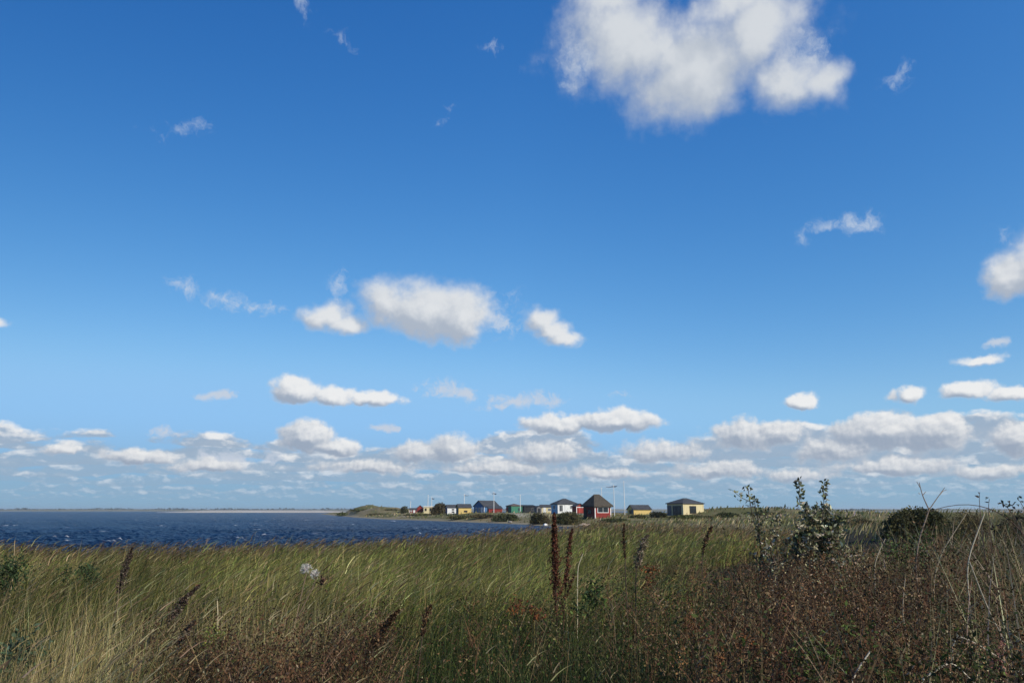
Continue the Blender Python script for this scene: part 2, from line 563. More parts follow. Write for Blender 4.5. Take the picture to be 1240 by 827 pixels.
fm = q.m('MULTIPLY', f, q.smooth(n1, 0.42, 0.58))
q.put(p.inputs['Base Color'], q.mix(fm, deep, (0.75, 0.78, 0.80, 1)))
q.put(p.inputs['Roughness'], q.lin(fm, 0, 1, 0.28, 0.9))
p.inputs['IOR'].default_value = 1.33
p.inputs['Specular IOR Level'].default_value = 0.06
bmp = q.node('ShaderNodeBump')
bmp.inputs['Strength'].default_value = 0.9
bmp.inputs['Distance'].default_value = 0.34
q.put(bmp.inputs['Height'], q.m('ADD', n1, q.m('MULTIPLY', q.noise(q.v('MULTIPLY', pos, (0.5, 1.0, 1.0)), 5.0, 3, 0.6), 0.25)))
q.put(p.inputs['Normal'], bmp.outputs[0])
q.put(out.inputs[0], p.outputs[0])
water = mesh_np('water', np.stack([wx, wy, wz], 1), wq_, m, np.repeat(foam[:, None], 3, 1), smooth=True)
tag(water, 'dark blue wind ruffled sea with small whitecaps', 'sea', kind='structure')

# ------------------------------------------------------------------ far shores
def plain_mat(name, col, rough=0.9, nscale=0.0, col2=None):
    m, q, out = new_mat(name)
    p = q.node('ShaderNodeBsdfPrincipled')
    if col2 is not None:
        pos = q.node('ShaderNodeTexCoord').outputs['Object']
        q.put(p.inputs['Base Color'], q.mix(q.lin(q.noise(pos, nscale, 4, 0.6), 0.3, 0.7), (*col, 1), (*col2, 1)))
    else:
        p.inputs['Base Color'].default_value = (*col, 1)
    p.inputs['Roughness'].default_value = rough
    p.inputs['Specular IOR Level'].default_value = 0.2
    q.put(out.inputs[0], p.outputs[0])
    return m


def ridge(name, pa, pb, d, w, topf, mat, n=240):
    """a long low rise of land: front foot, crest, back foot"""
    v, f = [], []
    for i in range(n):
        px = pa + (pb - pa) * i / (n - 1)
        X, Y = plan(px, d)
        X2, _ = plan(px, d + w)
        X3, _ = plan(px, d + 2 * w)
        z = topf(px)
        v += [(X, Y, -0.6), (X, Y + 0.02 * w, 0.25 * z), ((X + X2) / 2, d + 0.45 * w, 0.8 * z), (X2, d + w, z), (X3, d + 2 * w, -0.6)]
    for i in range(n - 1):
        for k in range(4):
            a = i * 5 + k
            f.append((a, a + 5, a + 6, a + 1))
    o = mesh_py(name, v, f, mat, smooth=True)
    return tag(o, kind='structure')


def nn(px, s, k=0.05, o=4):
    return float(fbm(np.array([px * k]), np.array([s * 3.3]), s, o)[0])


M_FAR = plain_mat('far_land', (0.13, 0.13, 0.075), 1.0, 0.02, (0.19, 0.17, 0.11))
M_FARSAND = plain_mat('far_sand', (0.34, 0.32, 0.29), 1.0, 0.03, (0.40, 0.37, 0.34))
edge = lambda px, a, b, w: min(1.0, max(0.0, (px - a) / w)) * min(1.0, max(0.0, (b - px) / w))
tag(ridge('far_shore', -420, 900, 2300, 220, lambda px: (5.4 + 2.2 * nn(px, 3, 0.02)) * edge(px, -420, 900, 50), M_FAR), 'low far shore along the horizon', 'shore')
tag(ridge('far_beach', 190, 440, 780, 60, lambda px: (2.1 + 0.5 * nn(px, 5, 0.03)) * edge(px, 196, 440, 60), M_FARSAND), 'pale sand flat beyond the water', 'beach')
tag(ridge('inland_hills', 780, 1600, 1700, 300, lambda px: (4.6 + 3.0 * nn(px, 8, 0.015)) * edge(px, 780, 2000, 90), M_FAR), 'low land behind the dunes on the right', 'hills')
# ------------------------------------------------------------------ vegetation building blocks
def veg_mat(name, trans=0.3, rough=0.75):
    m, q, out = new_mat(name)
    tint = q.node('ShaderNodeAttribute', attribute_name='tint').outputs['Color']
    p = q.node('ShaderNodeBsdfPrincipled')
    q.put(p.inputs['Base Color'], tint)
    p.inputs['Roughness'].default_value = rough
    p.inputs['Specular IOR Level'].default_value = 0.25
    if trans > 0:
        tr = q.node('ShaderNodeBsdfTranslucent')
        q.put(tr.inputs['Color'], tint)
        mx = q.node('ShaderNodeMixShader')
        mx.inputs[0].default_value = trans
        q.put(mx.inputs[1], p.outputs[0])
        q.put(mx.inputs[2], tr.outputs[0])
        q.put(out.inputs[0], mx.outputs[0])
    else:
        q.put(out.inputs[0], p.outputs[0])
    return m


M_GRASS = veg_mat('grass_blades', 0.3)
M_LEAF = veg_mat('plant_leaves', 0.25)
M_STEM = veg_mat('plant_stems', 0.0)


class Soup:
    """collects quads with a colour per vertex, then links them as ONE mesh object"""
    def __init__(self):
        self.v, self.q, self.c, self.n = [], [], [], 0

    def add(self, v, q, c):
        self.v.append(v)
        self.q.append(q + self.n)
        self.c.append(c)
        self.n += len(v)

    def build(self, name, mat, parent=None):
        v = np.concatenate(self.v)
        if parent is not None:
            v = v - np.array(parent.location)
        return mesh_np(name, v, np.concatenate(self.q), mat, np.concatenate(self.c), parent)


def ribbons(S, root, L, W, az, lean, bend, col, seg=4, rng=RNG, tipcol=None, taper=1.6):
    """grass blades: root (N,3); az = direction of the lean; lean/bend = angle at the foot / gained to the tip"""
    N = len(root)
    L, W, az, lean, bend = [np.broadcast_to(np.asarray(a, float), (N,)) for a in (L, W, az, lean, bend)]
    phi = rng.uniform(0, 2 * np.pi, N)
    wd = np.stack([np.cos(phi), np.sin(phi), np.zeros(N)], 1)
    hd = np.stack([np.cos(az), np.sin(az)], 1)
    pos = root.astype(float).copy()
    V = np.zeros((N, seg + 1, 2, 3))
    C = np.zeros((N, seg + 1, 2, 3))
    col = np.broadcast_to(col, (N, 3))
    tipcol = col if tipcol is None else np.broadcast_to(tipcol, (N, 3))
    for k in range(seg + 1):
        t = k / seg
        w = (W * (1 - t ** taper) + 0.0004)[:, None] * 0.5
        V[:, k, 0] = pos - wd * w
        V[:, k, 1] = pos + wd * w
        C[:, k] = (col * (1 - t) + tipcol * t)[:, None]
        th = lean + bend * (t + 0.5 / seg)
        s = L / seg
        pos = pos + np.stack([hd[:, 0] * np.sin(th) * s, hd[:, 1] * np.sin(th) * s, np.cos(th) * s], 1)
    base = np.arange(N)[:, None] * (2 * (seg + 1)) + 2 * np.arange(seg)[None]
    Q = np.stack([base, base + 1, base + 3, base + 2], -1).reshape(-1, 4)
    S.add(V.reshape(-1, 3), Q, C.reshape(-1, 3))
    return pos


def unit(a):
    return a / np.maximum(np.linalg.norm(a, axis=-1, keepdims=True), 1e-9)


def leaves(S, c, l, w, col, up=0.0, rng=RNG, axis=None, fold=0.25):
    """leaf shaped quads with random or given long axes"""
    N = len(c)
    l, w = np.broadcast_to(np.asarray(l, float), (N,))[:, None], np.broadcast_to(np.asarray(w, float), (N,))[:, None]
    u = rng.normal(size=(N, 3)) if axis is None else axis + 0.35 * rng.normal(size=(N, 3))
    u[:, 2] += up
    u = unit(u)
    s = unit(np.cross(u, rng.normal(size=(N, 3))))
    nrm = np.cross(u, s)
    a = c - u * l * 0.5
    b = c + u * l * 0.5
    mid = c + nrm * w * fold - u * l * 0.06
    V = np.stack([a, mid + s * w * 0.5, b, mid - s * w * 0.5], 1)
    col = np.broadcast_to(col, (N, 3))
    C = np.repeat(col[:, None], 4, 1)
    Q = np.arange(N * 4).reshape(N, 4)
    S.add(V.reshape(-1, 3), Q, C.reshape(-1, 3))


def tube(S, pts, rad, col, sides=5):
    pts = np.asarray(pts, float)
    n = len(pts)
    rad = np.broadcast_to(np.asarray(rad, float), (n,))
    tan = unit(np.gradient(pts, axis=0))
    ref = np.array([0.31, 0.87, 0.12])
    s = unit(np.cross(tan, ref))
    u = np.cross(tan, s)
    a = np.linspace(0, 2 * np.pi, sides, endpoint=False)
    V = pts[:, None] + rad[:, None, None] * (np.cos(a)[None, :, None] * s[:, None] + np.sin(a)[None, :, None] * u[:, None])
    i, j = np.meshgrid(np.arange(n - 1), np.arange(sides), indexing='ij')
    b = i * sides + j
    c = i * sides + (j + 1) % sides
    Q = np.stack([b, c, c + sides, b + sides], -1).reshape(-1, 4)
    S.add(V.reshape(-1, 3), Q, np.broadcast_to(col, (n * sides, 3)))


def bez(p0, p1, p2, n=10):
    t = np.linspace(0, 1, n)[:, None]
    p0, p1, p2 = [np.asarray(p, float) for p in (p0, p1, p2)]
    return p0 * (1 - t) ** 2 + 2 * p1 * t * (1 - t) + p2 * t * t


def pick(n, cols, wts=None, jit=0.25, rng=RNG):
    cols = np.array(cols)
    w = None if wts is None else np.array(wts) / np.sum(wts)
    c = cols[rng.choice(len(cols), n, p=w)]
    return np.clip(c * (1 + jit * rng.normal(size=(n, 1))) * (1 + 0.08 * rng.normal(size=(n, 3))), 0.004, 0.9)


def scatter(n, pxr, dr, rng=RNG, power=0.0):
    """roots spread evenly over the picture width and over log distance (denser near the camera)"""
    px = rng.uniform(pxr[0], pxr[1], n)
    d = np.exp(rng.uniform(math.log(dr[0]), math.log(dr[1]), n))
    x = (px - 620) / (FPX / math.cos(PITCH)) * d
    return px, d, x


def rootz(x, y):
    return np.stack([x, y, ground(x, y) - 0.02], 1)


NS = np.array(NEAR_SHORE, float)
def near_limit(px):
    return np.interp(px, NS[:, 0], NS[:, 1])


def zone(px, d, s, kx=0.016, kd=2.2):
    """patchiness in the plan, 0..1"""
    return fbm(px * kx + 50, np.log(d) * kd * 2 + 20, s, 3)


def lod(w, d, k=0.55):
    return np.maximum(w, k * d / 711.0)
# ------------------------------------------------------------------ 1. the reed bed in front of the water (nobody could count it)
WIND = 0.0                                             # towards +x
GREEN = [(0.108, 0.125, 0.027), (0.152, 0.160, 0.038), (0.055, 0.076, 0.018), (0.220, 0.208, 0.062)]
STRAW = [(0.33, 0.27, 0.12), (0.25, 0.195, 0.08), (0.16, 0.135, 0.05), (0.44, 0.37, 0.19)]

S = Soup()
px, d, x = scatter(125000, (-160, 1000), (7.0, 80))
lim = np.where(px < 726, near_limit(px), np.interp(px, [726, 735, 760, 850, 960], [68, 52, 44, 37, 28]))
sd = shore_dist(x, d)
keep = (d < lim + 0.3) & (sd > 0.05) & ((px < 820) | (d > 16 + (px - 820) * 0.07))
px, d, x, lim = px[keep], d[keep], x[keep], lim[keep]
zl = fbm(x / 2.6, d / 4.5, 33)
root = rootz(x, d)
n_ = len(px)
L = (0.84 + 0.16 * (zl - 0.5) * 2 + 0.13 * RNG.normal(size=n_) + 0.34 * (fbm(x / 0.45, d / 0.8, 37, 2) - 0.5)).clip(0.35, 1.5)
L *= np.where(d > 30, 1.0, 0.96)
edge_ = sstep(d / lim, 0.55, 0.92) * 0.95                 # browner towards the water
cg = pick(n_, GREEN, (3, 3, 2, 2))
cs = pick(n_, STRAW, (2, 3, 2, 1))
brn = pick(n_, [(0.16, 0.105, 0.045), (0.115, 0.075, 0.035), (0.20, 0.15, 0.07)])
u_ = RNG.random(n_)
w_straw = 0.07 + 0.38 * sstep(zl, 0.52, 0.72) * sstep(-px, -520, -200) + 0.10 * sstep(-d, -12, -8)
c_ = np.where((u_ < w_straw)[:, None], cs, cg)
c_ = np.where((RNG.random(n_) < edge_ * 0.75)[:, None], brn, c_)
pt = fbm(x / 1.7, d / 2.6, 35, 3)
pt2 = fbm(x / 0.7, d / 1.0, 36, 2)
c_ = c_ * (0.55 + 0.85 * sstep(pt * 0.6 + pt2 * 0.4, 0.32, 0.66))[:, None]
tip = c_ * 0.8 + brn * 0.2
az = WIND + RNG.normal(0, 0.8, n_)
ribbons(S, root, L, lod(0.007, d, 0.6) * RNG.uniform(0.7, 1.4, n_), az, 0.12 + 0.12 * RNG.normal(size=n_), np.where(u_ < w_straw, 0.25, 0.72 + 1.3 * (pt2 - 0.5)) + 0.40 * RNG.normal(size=n_), c_, 4, tipcol=tip)
# drooping leaf blades on the way up
k = RNG.choice(n_, 95000)
rt = root[k].copy()
hh = RNG.uniform(0.40, 0.88, len(k)) * L[k]
rt[:, 2] += hh
rt[:, 0] += hh * 0.3
ribbons(S, rt, RNG.uniform(0.14, 0.34, len(k)), lod(0.008, d[k], 0.65), WIND + RNG.normal(0, 0.7, len(k)), 0.65 + 0.35 * RNG.normal(size=len(k)), 1.2, c_[k] * 1.1, 3)
# seed plumes, bent over by the wind
pl = RNG.random(n_) < (0.10 + 0.5 * edge_)
rt = root[pl].copy()
rt[:, 2] += L[pl] * 0.86
rt[:, 0] += L[pl] * 0.40
ribbons(S, rt, RNG.uniform(0.14, 0.26, pl.sum()), lod(0.012, d[pl], 0.85), WIND + RNG.normal(0, 0.3, pl.sum()), 0.8, 0.7, pick(pl.sum(), [(0.19, 0.12, 0.055), (0.13, 0.08, 0.04), (0.25, 0.19, 0.10)]), 3, taper=2.5)
tag(S.build('reed_bed', M_GRASS), 'wind blown green reeds with brown plumes in front of the water', 'reeds', kind='stuff')

# ------------------------------------------------------------------ 2. meadow grass in the foreground
S = Soup()
px, d, x = scatter(80000, (-260, 1500), (2.6, 9.5))
zn = zone(px, d, 41)
z2 = fbm(x / 1.1, d / 1.4, 43)
# the left side is straw, the middle is dark green, the right grey and sparse
left = sstep(-px, -560, -330)
right = sstep(px, 720, 900)
keep = RNG.random(len(px)) < (1.0 - 0.55 * right)
px, d, x, zn, z2, left, right = [a[keep] for a in (px, d, x, zn, z2, left, right)]
n_ = len(px)
root = rootz(x, d)
cs = pick(n_, STRAW, (3, 3, 2, 2))
cg = pick(n_, [(0.030, 0.050, 0.014), (0.046, 0.070, 0.018), (0.020, 0.036, 0.013), (0.085, 0.098, 0.030)], (3, 3, 3, 1.5))
w_straw = left * (0.30 + 0.55 * sstep(z2, 0.42, 0.62)) + right * 0.45 + (1 - left) * (1 - right) * (0.04 + 0.22 * sstep(d, 6, 9))
c_ = np.where((RNG.random(n_) < w_straw)[:, None], cs, cg)
L = (0.74 + 0.16 * RNG.normal(size=n_) + 0.5 * (z2 - 0.5) + 0.4 * (fbm(x / 0.22, d / 0.3, 47, 2) - 0.5)).clip(0.25, 1.25)
L *= 1 - 0.28 * (1 - left) * (1 - right) * sstep(-d, -6, -4)
L *= 0.85 + 0.15 * sstep(d, 3, 5)
az = WIND + RNG.normal(0, 1.4, n_)
ribbons(S, root, L, lod(0.004, d, 0.5) * RNG.uniform(0.6, 1.5, n_), az, 0.07 + 0.15 * RNG.normal(size=n_), 0.45 + 0.5 * RNG.normal(size=n_), c_, 5, tipcol=c_ * 1.15)
# pale seed heads on the straw
k = np.where((RNG.random(n_) < 0.28 * w_straw))[0]
rt = root[k].copy()
rt[:, 2] += L[k] * 0.9
rt[:, 0] += L[k] * 0.32
ribbons(S, rt, RNG.uniform(0.08, 0.17, len(k)), lod(0.008, d[k], 0.7), WIND + RNG.normal(0, 0.5, len(k)), 0.7, 0.6, pick(len(k), [(0.30, 0.25, 0.14), (0.22, 0.17, 0.09)]), 3, taper=2.2)
tag(S.build('meadow_grass', M_GRASS), 'straw and dark green meadow grass in the foreground', 'grass', kind='stuff')

# ------------------------------------------------------------------ 3. withered brown herbs, a tangle over the right half and clumps on the left
BROWN = [(0.042, 0.022, 0.011), (0.072, 0.036, 0.017), (0.128, 0.064, 0.029), (0.016, 0.011, 0.007), (0.20, 0.13, 0.07), (0.42, 0.33, 0.21)]
OLIVE = [(0.050, 0.072, 0.016), (0.080, 0.105, 0.024), (0.030, 0.046, 0.014)]


def herbs(S, px, d, x, height, k_leaf, cols, wts, spread=0.16, leaf=0.0095, stemcol=(0.12, 0.060, 0.030)):
    n = len(px)
    root = rootz(x, d)
    H = (height * (1 + 0.2 * RNG.normal(size=n))).clip(0.25, 1.6)
    slope = np.interp(px, [200, 480, 640, 760, 860, 960, 1060, 1120, 1240], [0.13, 0.12, 0.10, 0.085, 0.066, 0.052, 0.045, 0.03, 0.022])   # the tangle gets taller to the right
    H = np.minimum(H, np.maximum(1.88 - slope * d + 0.06 * RNG.normal(size=n) - root[:, 2], 0.25))
    az = WIND + RNG.normal(0, 1.0, n)
    lean = 0.12 + 0.15 * RNG.normal(size=n)
    bend = 0.25 + 0.25 * RNG.normal(size=n)
    sc = pick(n, [stemcol, (0.20, 0.135, 0.075)], jit=0.3)
    ribbons(S, root, H, lod(0.006, d, 0.6), az, lean, bend, sc, 4, taper=4)
    # side twigs
    k = np.repeat(np.arange(n), 5)
    f = RNG.uniform(0.35, 0.92, len(k))
    hd = np.stack([np.cos(az[k]), np.sin(az[k])], 1)
    th = lean[k] + bend[k] * f * 0.5
    def along(k, f, th, hd):
        return root[k] + np.stack([hd[:, 0] * np.sin(th) * H[k] * f, hd[:, 1] * np.sin(th) * H[k] * f, np.cos(th) * H[k] * f], 1)
    ribbons(S, along(k, f, th, hd), RNG.uniform(0.10, 0.28, len(k)), lod(0.004, d[k], 0.5), RNG.uniform(0, 6.28, len(k)), 0.6, 0.2, sc[k], 2, taper=4)
    # leaves, seeds and dry bracts
    k = np.repeat(np.arange(n), k_leaf)
    f = 1.02 - 0.80 * RNG.random(len(k)) ** 1.4
    hd = np.stack([np.cos(az[k]), np.sin(az[k])], 1)
    th = lean[k] + bend[k] * f * 0.5
    c = along(k, f, th, hd)
    c += RNG.normal(size=c.shape) * (spread * (1.15 - 0.7 * f))[:, None]
    patch = 0.5 + 0.95 * sstep(fbm(px * d / 885.0 / 0.8, d / 1.0, 83, 3), 0.36, 0.64)
    own = (pick(n, cols, wts, 0.35) * patch[:, None])[k]
    mix = pick(len(k), cols, wts, 0.5)
    col = own * 0.6 + mix * 0.4
    sz = lod(leaf, d[k], 0.7) * RNG.uniform(0.6, 1.5, len(k))
    leaves(S, c, sz * 1.5, sz * 0.75, col, up=0.3)


S = Soup()
px, d, x = scatter(4600, (640, 1500), (2.7, 14.5))
zz = zone(px, d, 51)
keep = (px > 745 + 70 * (RNG.random(len(px)) - 0.5) * 2 - 30 * (d - 6)) & (RNG.random(len(px)) < 0.55 + 0.45 * sstep(zz, 0.35, 0.6)) & (RNG.random(len(px)) < 1 - 0.8 * sstep(d, 9, 14)) & ((px < 1080) | (RNG.random(len(px)) < 0.72))
cl = fbm(x / 0.55, d / 0.7, 59, 2)
keep &= (cl > 0.40) | (RNG.random(len(px)) < 0.25)
px, d, x, zz, cl = px[keep], d[keep], x[keep], zz[keep], cl[keep]
gr = zz < 0.50 + 0.14 * sstep(px, 1000, 1160) * sstep(d, 4, 6)
far_h = 0.9 - 0.35 * sstep(d, 8.5, 14) + 0.9 * (cl - 0.5)
herbs(S, px[~gr], d[~gr], x[~gr], far_h[~gr], 165, BROWN, (5, 5, 3, 4, 1.2, 0.5))
herbs(S, px[gr], d[gr], x[gr], far_h[gr] * 0.85, 110, OLIVE + BROWN[:3], (4, 3, 4, 1, 1, 1), leaf=0.014)
# upright seed panicles on some of the plants
k_ = RNG.choice(np.where(px < 1180)[0], 330)
for i in k_:
    b_ = rootz(x[i:i + 1], d[i:i + 1])[0]
    hz_ = max(min(far_h[i] * RNG.uniform(0.8, 1.05), 1.84 - b_[2] - d[i] * float(np.interp(px[i], [640, 760, 860, 960, 1060, 1120, 1240], [0.10, 0.085, 0.066, 0.052, 0.045, 0.03, 0.022]))), 0.25)
    c0 = b_ + np.array([0.10 * hz_ + RNG.normal() * 0.03, RNG.normal() * 0.03, hz_])
    m_ = 90
    t_ = RNG.random(m_)
    cc_ = c0 + np.stack([RNG.normal(size=m_) * 0.030 * (1.1 - t_) + 0.05 * t_, RNG.normal(size=m_) * 0.030 * (1.1 - t_), (t_ - 0.75) * 0.17], 1)
    leaves(S, cc_, lod(0.010, d[i], 0.55) * RNG.uniform(0.7, 1.3, m_), lod(0.007, d[i], 0.5), pick(1, [(0.21, 0.105, 0.050), (0.16, 0.075, 0.034), (0.26, 0.16, 0.085), (0.10, 0.042, 0.02)], None, 0.1)[0] * RNG.uniform(0.7, 1.25, (m_, 1)), up=0.3)
px, d, x = scatter(1500, (170, 480), (3.4, 6.0))
zz = zone(px, d, 53, 0.02, 2.6)
keep = (zz > 0.44) & (RNG.random(len(px)) < np.clip(1.2 - abs(px - 310) / 170, 0, 1))
px, d, x = px[keep], d[keep], x[keep]
herbs(S, px, d, x, 0.74, 120, BROWN + OLIVE[:1], (5, 5, 4, 5, 1.5, 0.5, 1), leaf=0.011)
px, d, x = scatter(210, (540, 800), (4.6, 9.5))
herbs(S, px, d, x, 0.74, 90, BROWN + OLIVE, (2, 2, 2, 2, 1, 0.4, 4, 3, 4), leaf=0.013)
tag(S.build('withered_herbs', M_LEAF), 'tangle of withered brown herbs with small dry leaves', 'dry herbs', kind='stuff')

# ------------------------------------------------------------------ 4. marram grass on the spit and the dunes
S = Soup()
px, d, x = scatter(60000, (370, 1420), (11, 330))
sd = shore_dist(x, d)
nz = fbm(x / 5.5, d / 5.5, 61)
beyond = np.where(px < 735, d > near_limit(px) + 6, d > np.interp(px, [735, 760, 850, 960, 1100], [50, 42, 35, 20, 11]))
keep = (sd > 0.8) & beyond & (RNG.random(len(px)) < 0.18 + 0.82 * sstep(nz, 0.40, 0.60))
px, d, x, nz = [a[keep] for a in (px, d, x, nz)]
n_ = len(px)
c_ = np.where((RNG.random(n_) < 0.35 + 0.3 * sstep(nz, 0.5, 0.7) + 0.25 * sstep(d, 150, 230))[:, None], pick(n_, [(0.32, 0.26, 0.13), (0.40, 0.33, 0.19), (0.22, 0.16, 0.08)]), pick(n_, [(0.12, 0.13, 0.04), (0.17, 0.17, 0.055), (0.075, 0.085, 0.03)]))
ribbons(S, rootz(x, d), RNG.uniform(0.3, 0.62, n_), lod(0.03, d, 1.1), WIND + RNG.normal(0, 0.7, n_), 0.25, 0.7, c_, 3)
tag(S.build('marram_grass', M_GRASS), 'green and tan dune grass on the spit and the dunes', 'dune grass', kind='stuff')

# ------------------------------------------------------------------ 5. tall grey haulms and dead stalks lying over one another, right edge
S = Soup()
px, d, x = scatter(4600, (960, 1520), (3.0, 14))
keep = RNG.random(len(px)) < sstep(px, 940, 1200)
px, d, x = px[keep], d[keep], x[keep]
n_ = len(px)
ribbons(S, rootz(x, d), RNG.uniform(0.7, 1.35, n_), lod(0.006, d, 0.6) * RNG.uniform(0.7, 1.7, n_), RNG.uniform(0, 6.28, n_), 0.15 + 0.22 * RNG.normal(size=n_), 0.9 + 0.5 * RNG.normal(size=n_),
        pick(n_, [(0.30, 0.25, 0.15), (0.20, 0.155, 0.085), (0.42, 0.36, 0.24), (0.13, 0.10, 0.05), (0.07, 0.085, 0.025)], (3, 3, 2.5, 3, 4)), 6, taper=3)
tag(S.build('dead_haulms', M_GRASS), 'grey dead haulms leaning through the herbs at the right', 'dead haulms', kind='stuff')
# ------------------------------------------------------------------ beach huts
def plank_mat(name, col, vertical=True, worn=0.12):
    m, q, out = new_mat(name)
    p = q.node('ShaderNodeBsdfPrincipled')
    tco = q.node('ShaderNodeTexCoord').outputs['Object']
    sp = q.sep(tco)
    u = q.m('ADD', sp[0], sp[1]) if vertical else sp[2]
    board = q.m('FRACT', q.m('MULTIPLY', u, 6.5))
    gap = q.m('MULTIPLY', q.smooth(board, 0.0, 0.10), q.smooth(board, 1.0, 0.90))
    idn = q.noise(q.comb(q.m('FLOOR', q.m('MULTIPLY', u, 6.5)), 0.0, 0.0), 3.7, 0)
    n = q.noise(q.v('MULTIPLY', tco, (3, 3, 0.7)), 2.5, 4, 0.6)
    c = q.mix(q.lin(n, 0.3, 0.75, 0, 1), (*col, 1), tuple(max(0, v * (1 - 2.2 * worn)) for v in col) + (1,))
    c = q.mix(q.lin(idn, 0.3, 0.7, 0, 0.35), c, tuple(min(1, v * 1.12) for v in col) + (1,))
    q.put(p.inputs['Base Color'], c)
    p.inputs['Roughness'].default_value = 0.65
    p.inputs['Specular IOR Level'].default_value = 0.3
    b = q.node('ShaderNodeBump')
    b.inputs['Strength'].default_value = 0.8
    b.inputs['Distance'].default_value = 0.015
    q.put(b.inputs['Height'], gap)
    q.put(p.inputs['Normal'], b.outputs[0])
    q.put(out.inputs[0], p.outputs[0])
    return m


def rough_mat(name, c1, c2, scale, bump=0.03, rough=0.9, stretch=(1, 1, 1)):
    m, q, out = new_mat(name)
    p = q.node('ShaderNodeBsdfPrincipled')
    tco = q.v('MULTIPLY', q.node('ShaderNodeTexCoord').outputs['Object'], stretch)
    n = q.noise(tco, scale, 5, 0.65)
    q.put(p.inputs['Base Color'], q.mix(q.lin(n, 0.3, 0.7), (*c1, 1), (*c2, 1)))
    p.inputs['Roughness'].default_value = rough
    p.inputs['Specular IOR Level'].default_value = 0.2
    b = q.node('ShaderNodeBump')
    b.inputs['Distance'].default_value = bump
    q.put(b.inputs['Height'], n)
    q.put(p.inputs['Normal'], b.outputs[0])
    q.put(out.inputs[0], p.outputs[0])
    return m


m, q, out = new_mat('window_glass')
p = q.node('ShaderNodeBsdfPrincipled')
p.inputs['Base Color'].default_value = (0.02, 0.025, 0.03, 1)
p.inputs['Roughness'].default_value = 0.08
q.put(out.inputs[0], p.outputs[0])
M_GLASS = m
M = dict(
    yellow=plank_mat('yellow_paint', (0.56, 0.41, 0.15)), cream=plank_mat('pale_yellow_paint', (0.58, 0.50, 0.30)),
    red=plank_mat('red_paint', (0.20, 0.022, 0.017)), white=plank_mat('white_paint', (0.62, 0.63, 0.64), worn=0.05),
    blue=plank_mat('blue_paint', (0.055, 0.14, 0.30)), paleblue=plank_mat('light_blue_paint', (0.24, 0.42, 0.60)),
    green=plank_mat('green_paint', (0.04, 0.175, 0.115)), black=plank_mat('black_tar_paint', (0.012, 0.014, 0.020)),
    grey=plank_mat('grey_weathered_boards', (0.13, 0.13, 0.14)), navy=plank_mat('navy_paint', (0.03, 0.04, 0.13)),
    felt=rough_mat('grey_roofing_felt', (0.038, 0.040, 0.046), (0.066, 0.070, 0.078), 1.6), tar=rough_mat('black_tar_felt', (0.012, 0.013, 0.016), (0.022, 0.024, 0.028), 2.0), redfelt=rough_mat('reddish_roofing_felt', (0.12, 0.085, 0.075), (0.085, 0.075, 0.07), 1.4),
    thatch=rough_mat('grey_brown_thatch', (0.034, 0.029, 0.024), (0.098, 0.085, 0.068), 6.0, 0.08, 1.0, (1, 1, 0.25)),
    whiteroof=rough_mat('white_roof_board', (0.62, 0.61, 0.58), (0.55, 0.54, 0.52), 2.0, 0.01), stone=rough_mat('stone', (0.34, 0.30, 0.26), (0.20, 0.18, 0.16), 4.0, 0.05),
    trim=rough_mat('white_trim_paint', (0.66, 0.66, 0.66), (0.60, 0.60, 0.60), 3.0, 0.004, 0.6), metal=rough_mat('dark_metal', (0.03, 0.03, 0.03), (0.05, 0.05, 0.05), 8, 0.002, 0.5),
    darkwood=rough_mat('dark_wood', (0.035, 0.028, 0.022), (0.06, 0.045, 0.035), 6, 0.01), concrete=rough_mat('footing_concrete', (0.20, 0.19, 0.18), (0.14, 0.135, 0.13), 3, 0.02),
    redtrim=rough_mat('red_trim_paint', (0.36, 0.05, 0.04), (0.30, 0.04, 0.03), 4, 0.004, 0.6),
)


class MB:
    def __init__(self):
        self.v, self.f = [], []

    def box(self, x0, x1, y0, y1, z0, z1):
        b = len(self.v)
        self.v += [(x, y, z) for z in (z0, z1) for y in (y0, y1) for x in (x0, x1)]
        self.f += [tuple(b + i for i in q_) for q_ in ((0, 2, 3, 1), (4, 5, 7, 6), (0, 1, 5, 4), (2, 6, 7, 3), (0, 4, 6, 2), (1, 3, 7, 5))]
        return self

    def poly(self, pts, faces):
        b = len(self.v)
        self.v += [tuple(p_) for p_ in pts]
        self.f += [tuple(b + i for i in f_) for f_ in faces]
        return self

    def build(self, name, mat, parent=None):
        return mesh_py(name, self.v, self.f, mat, parent)


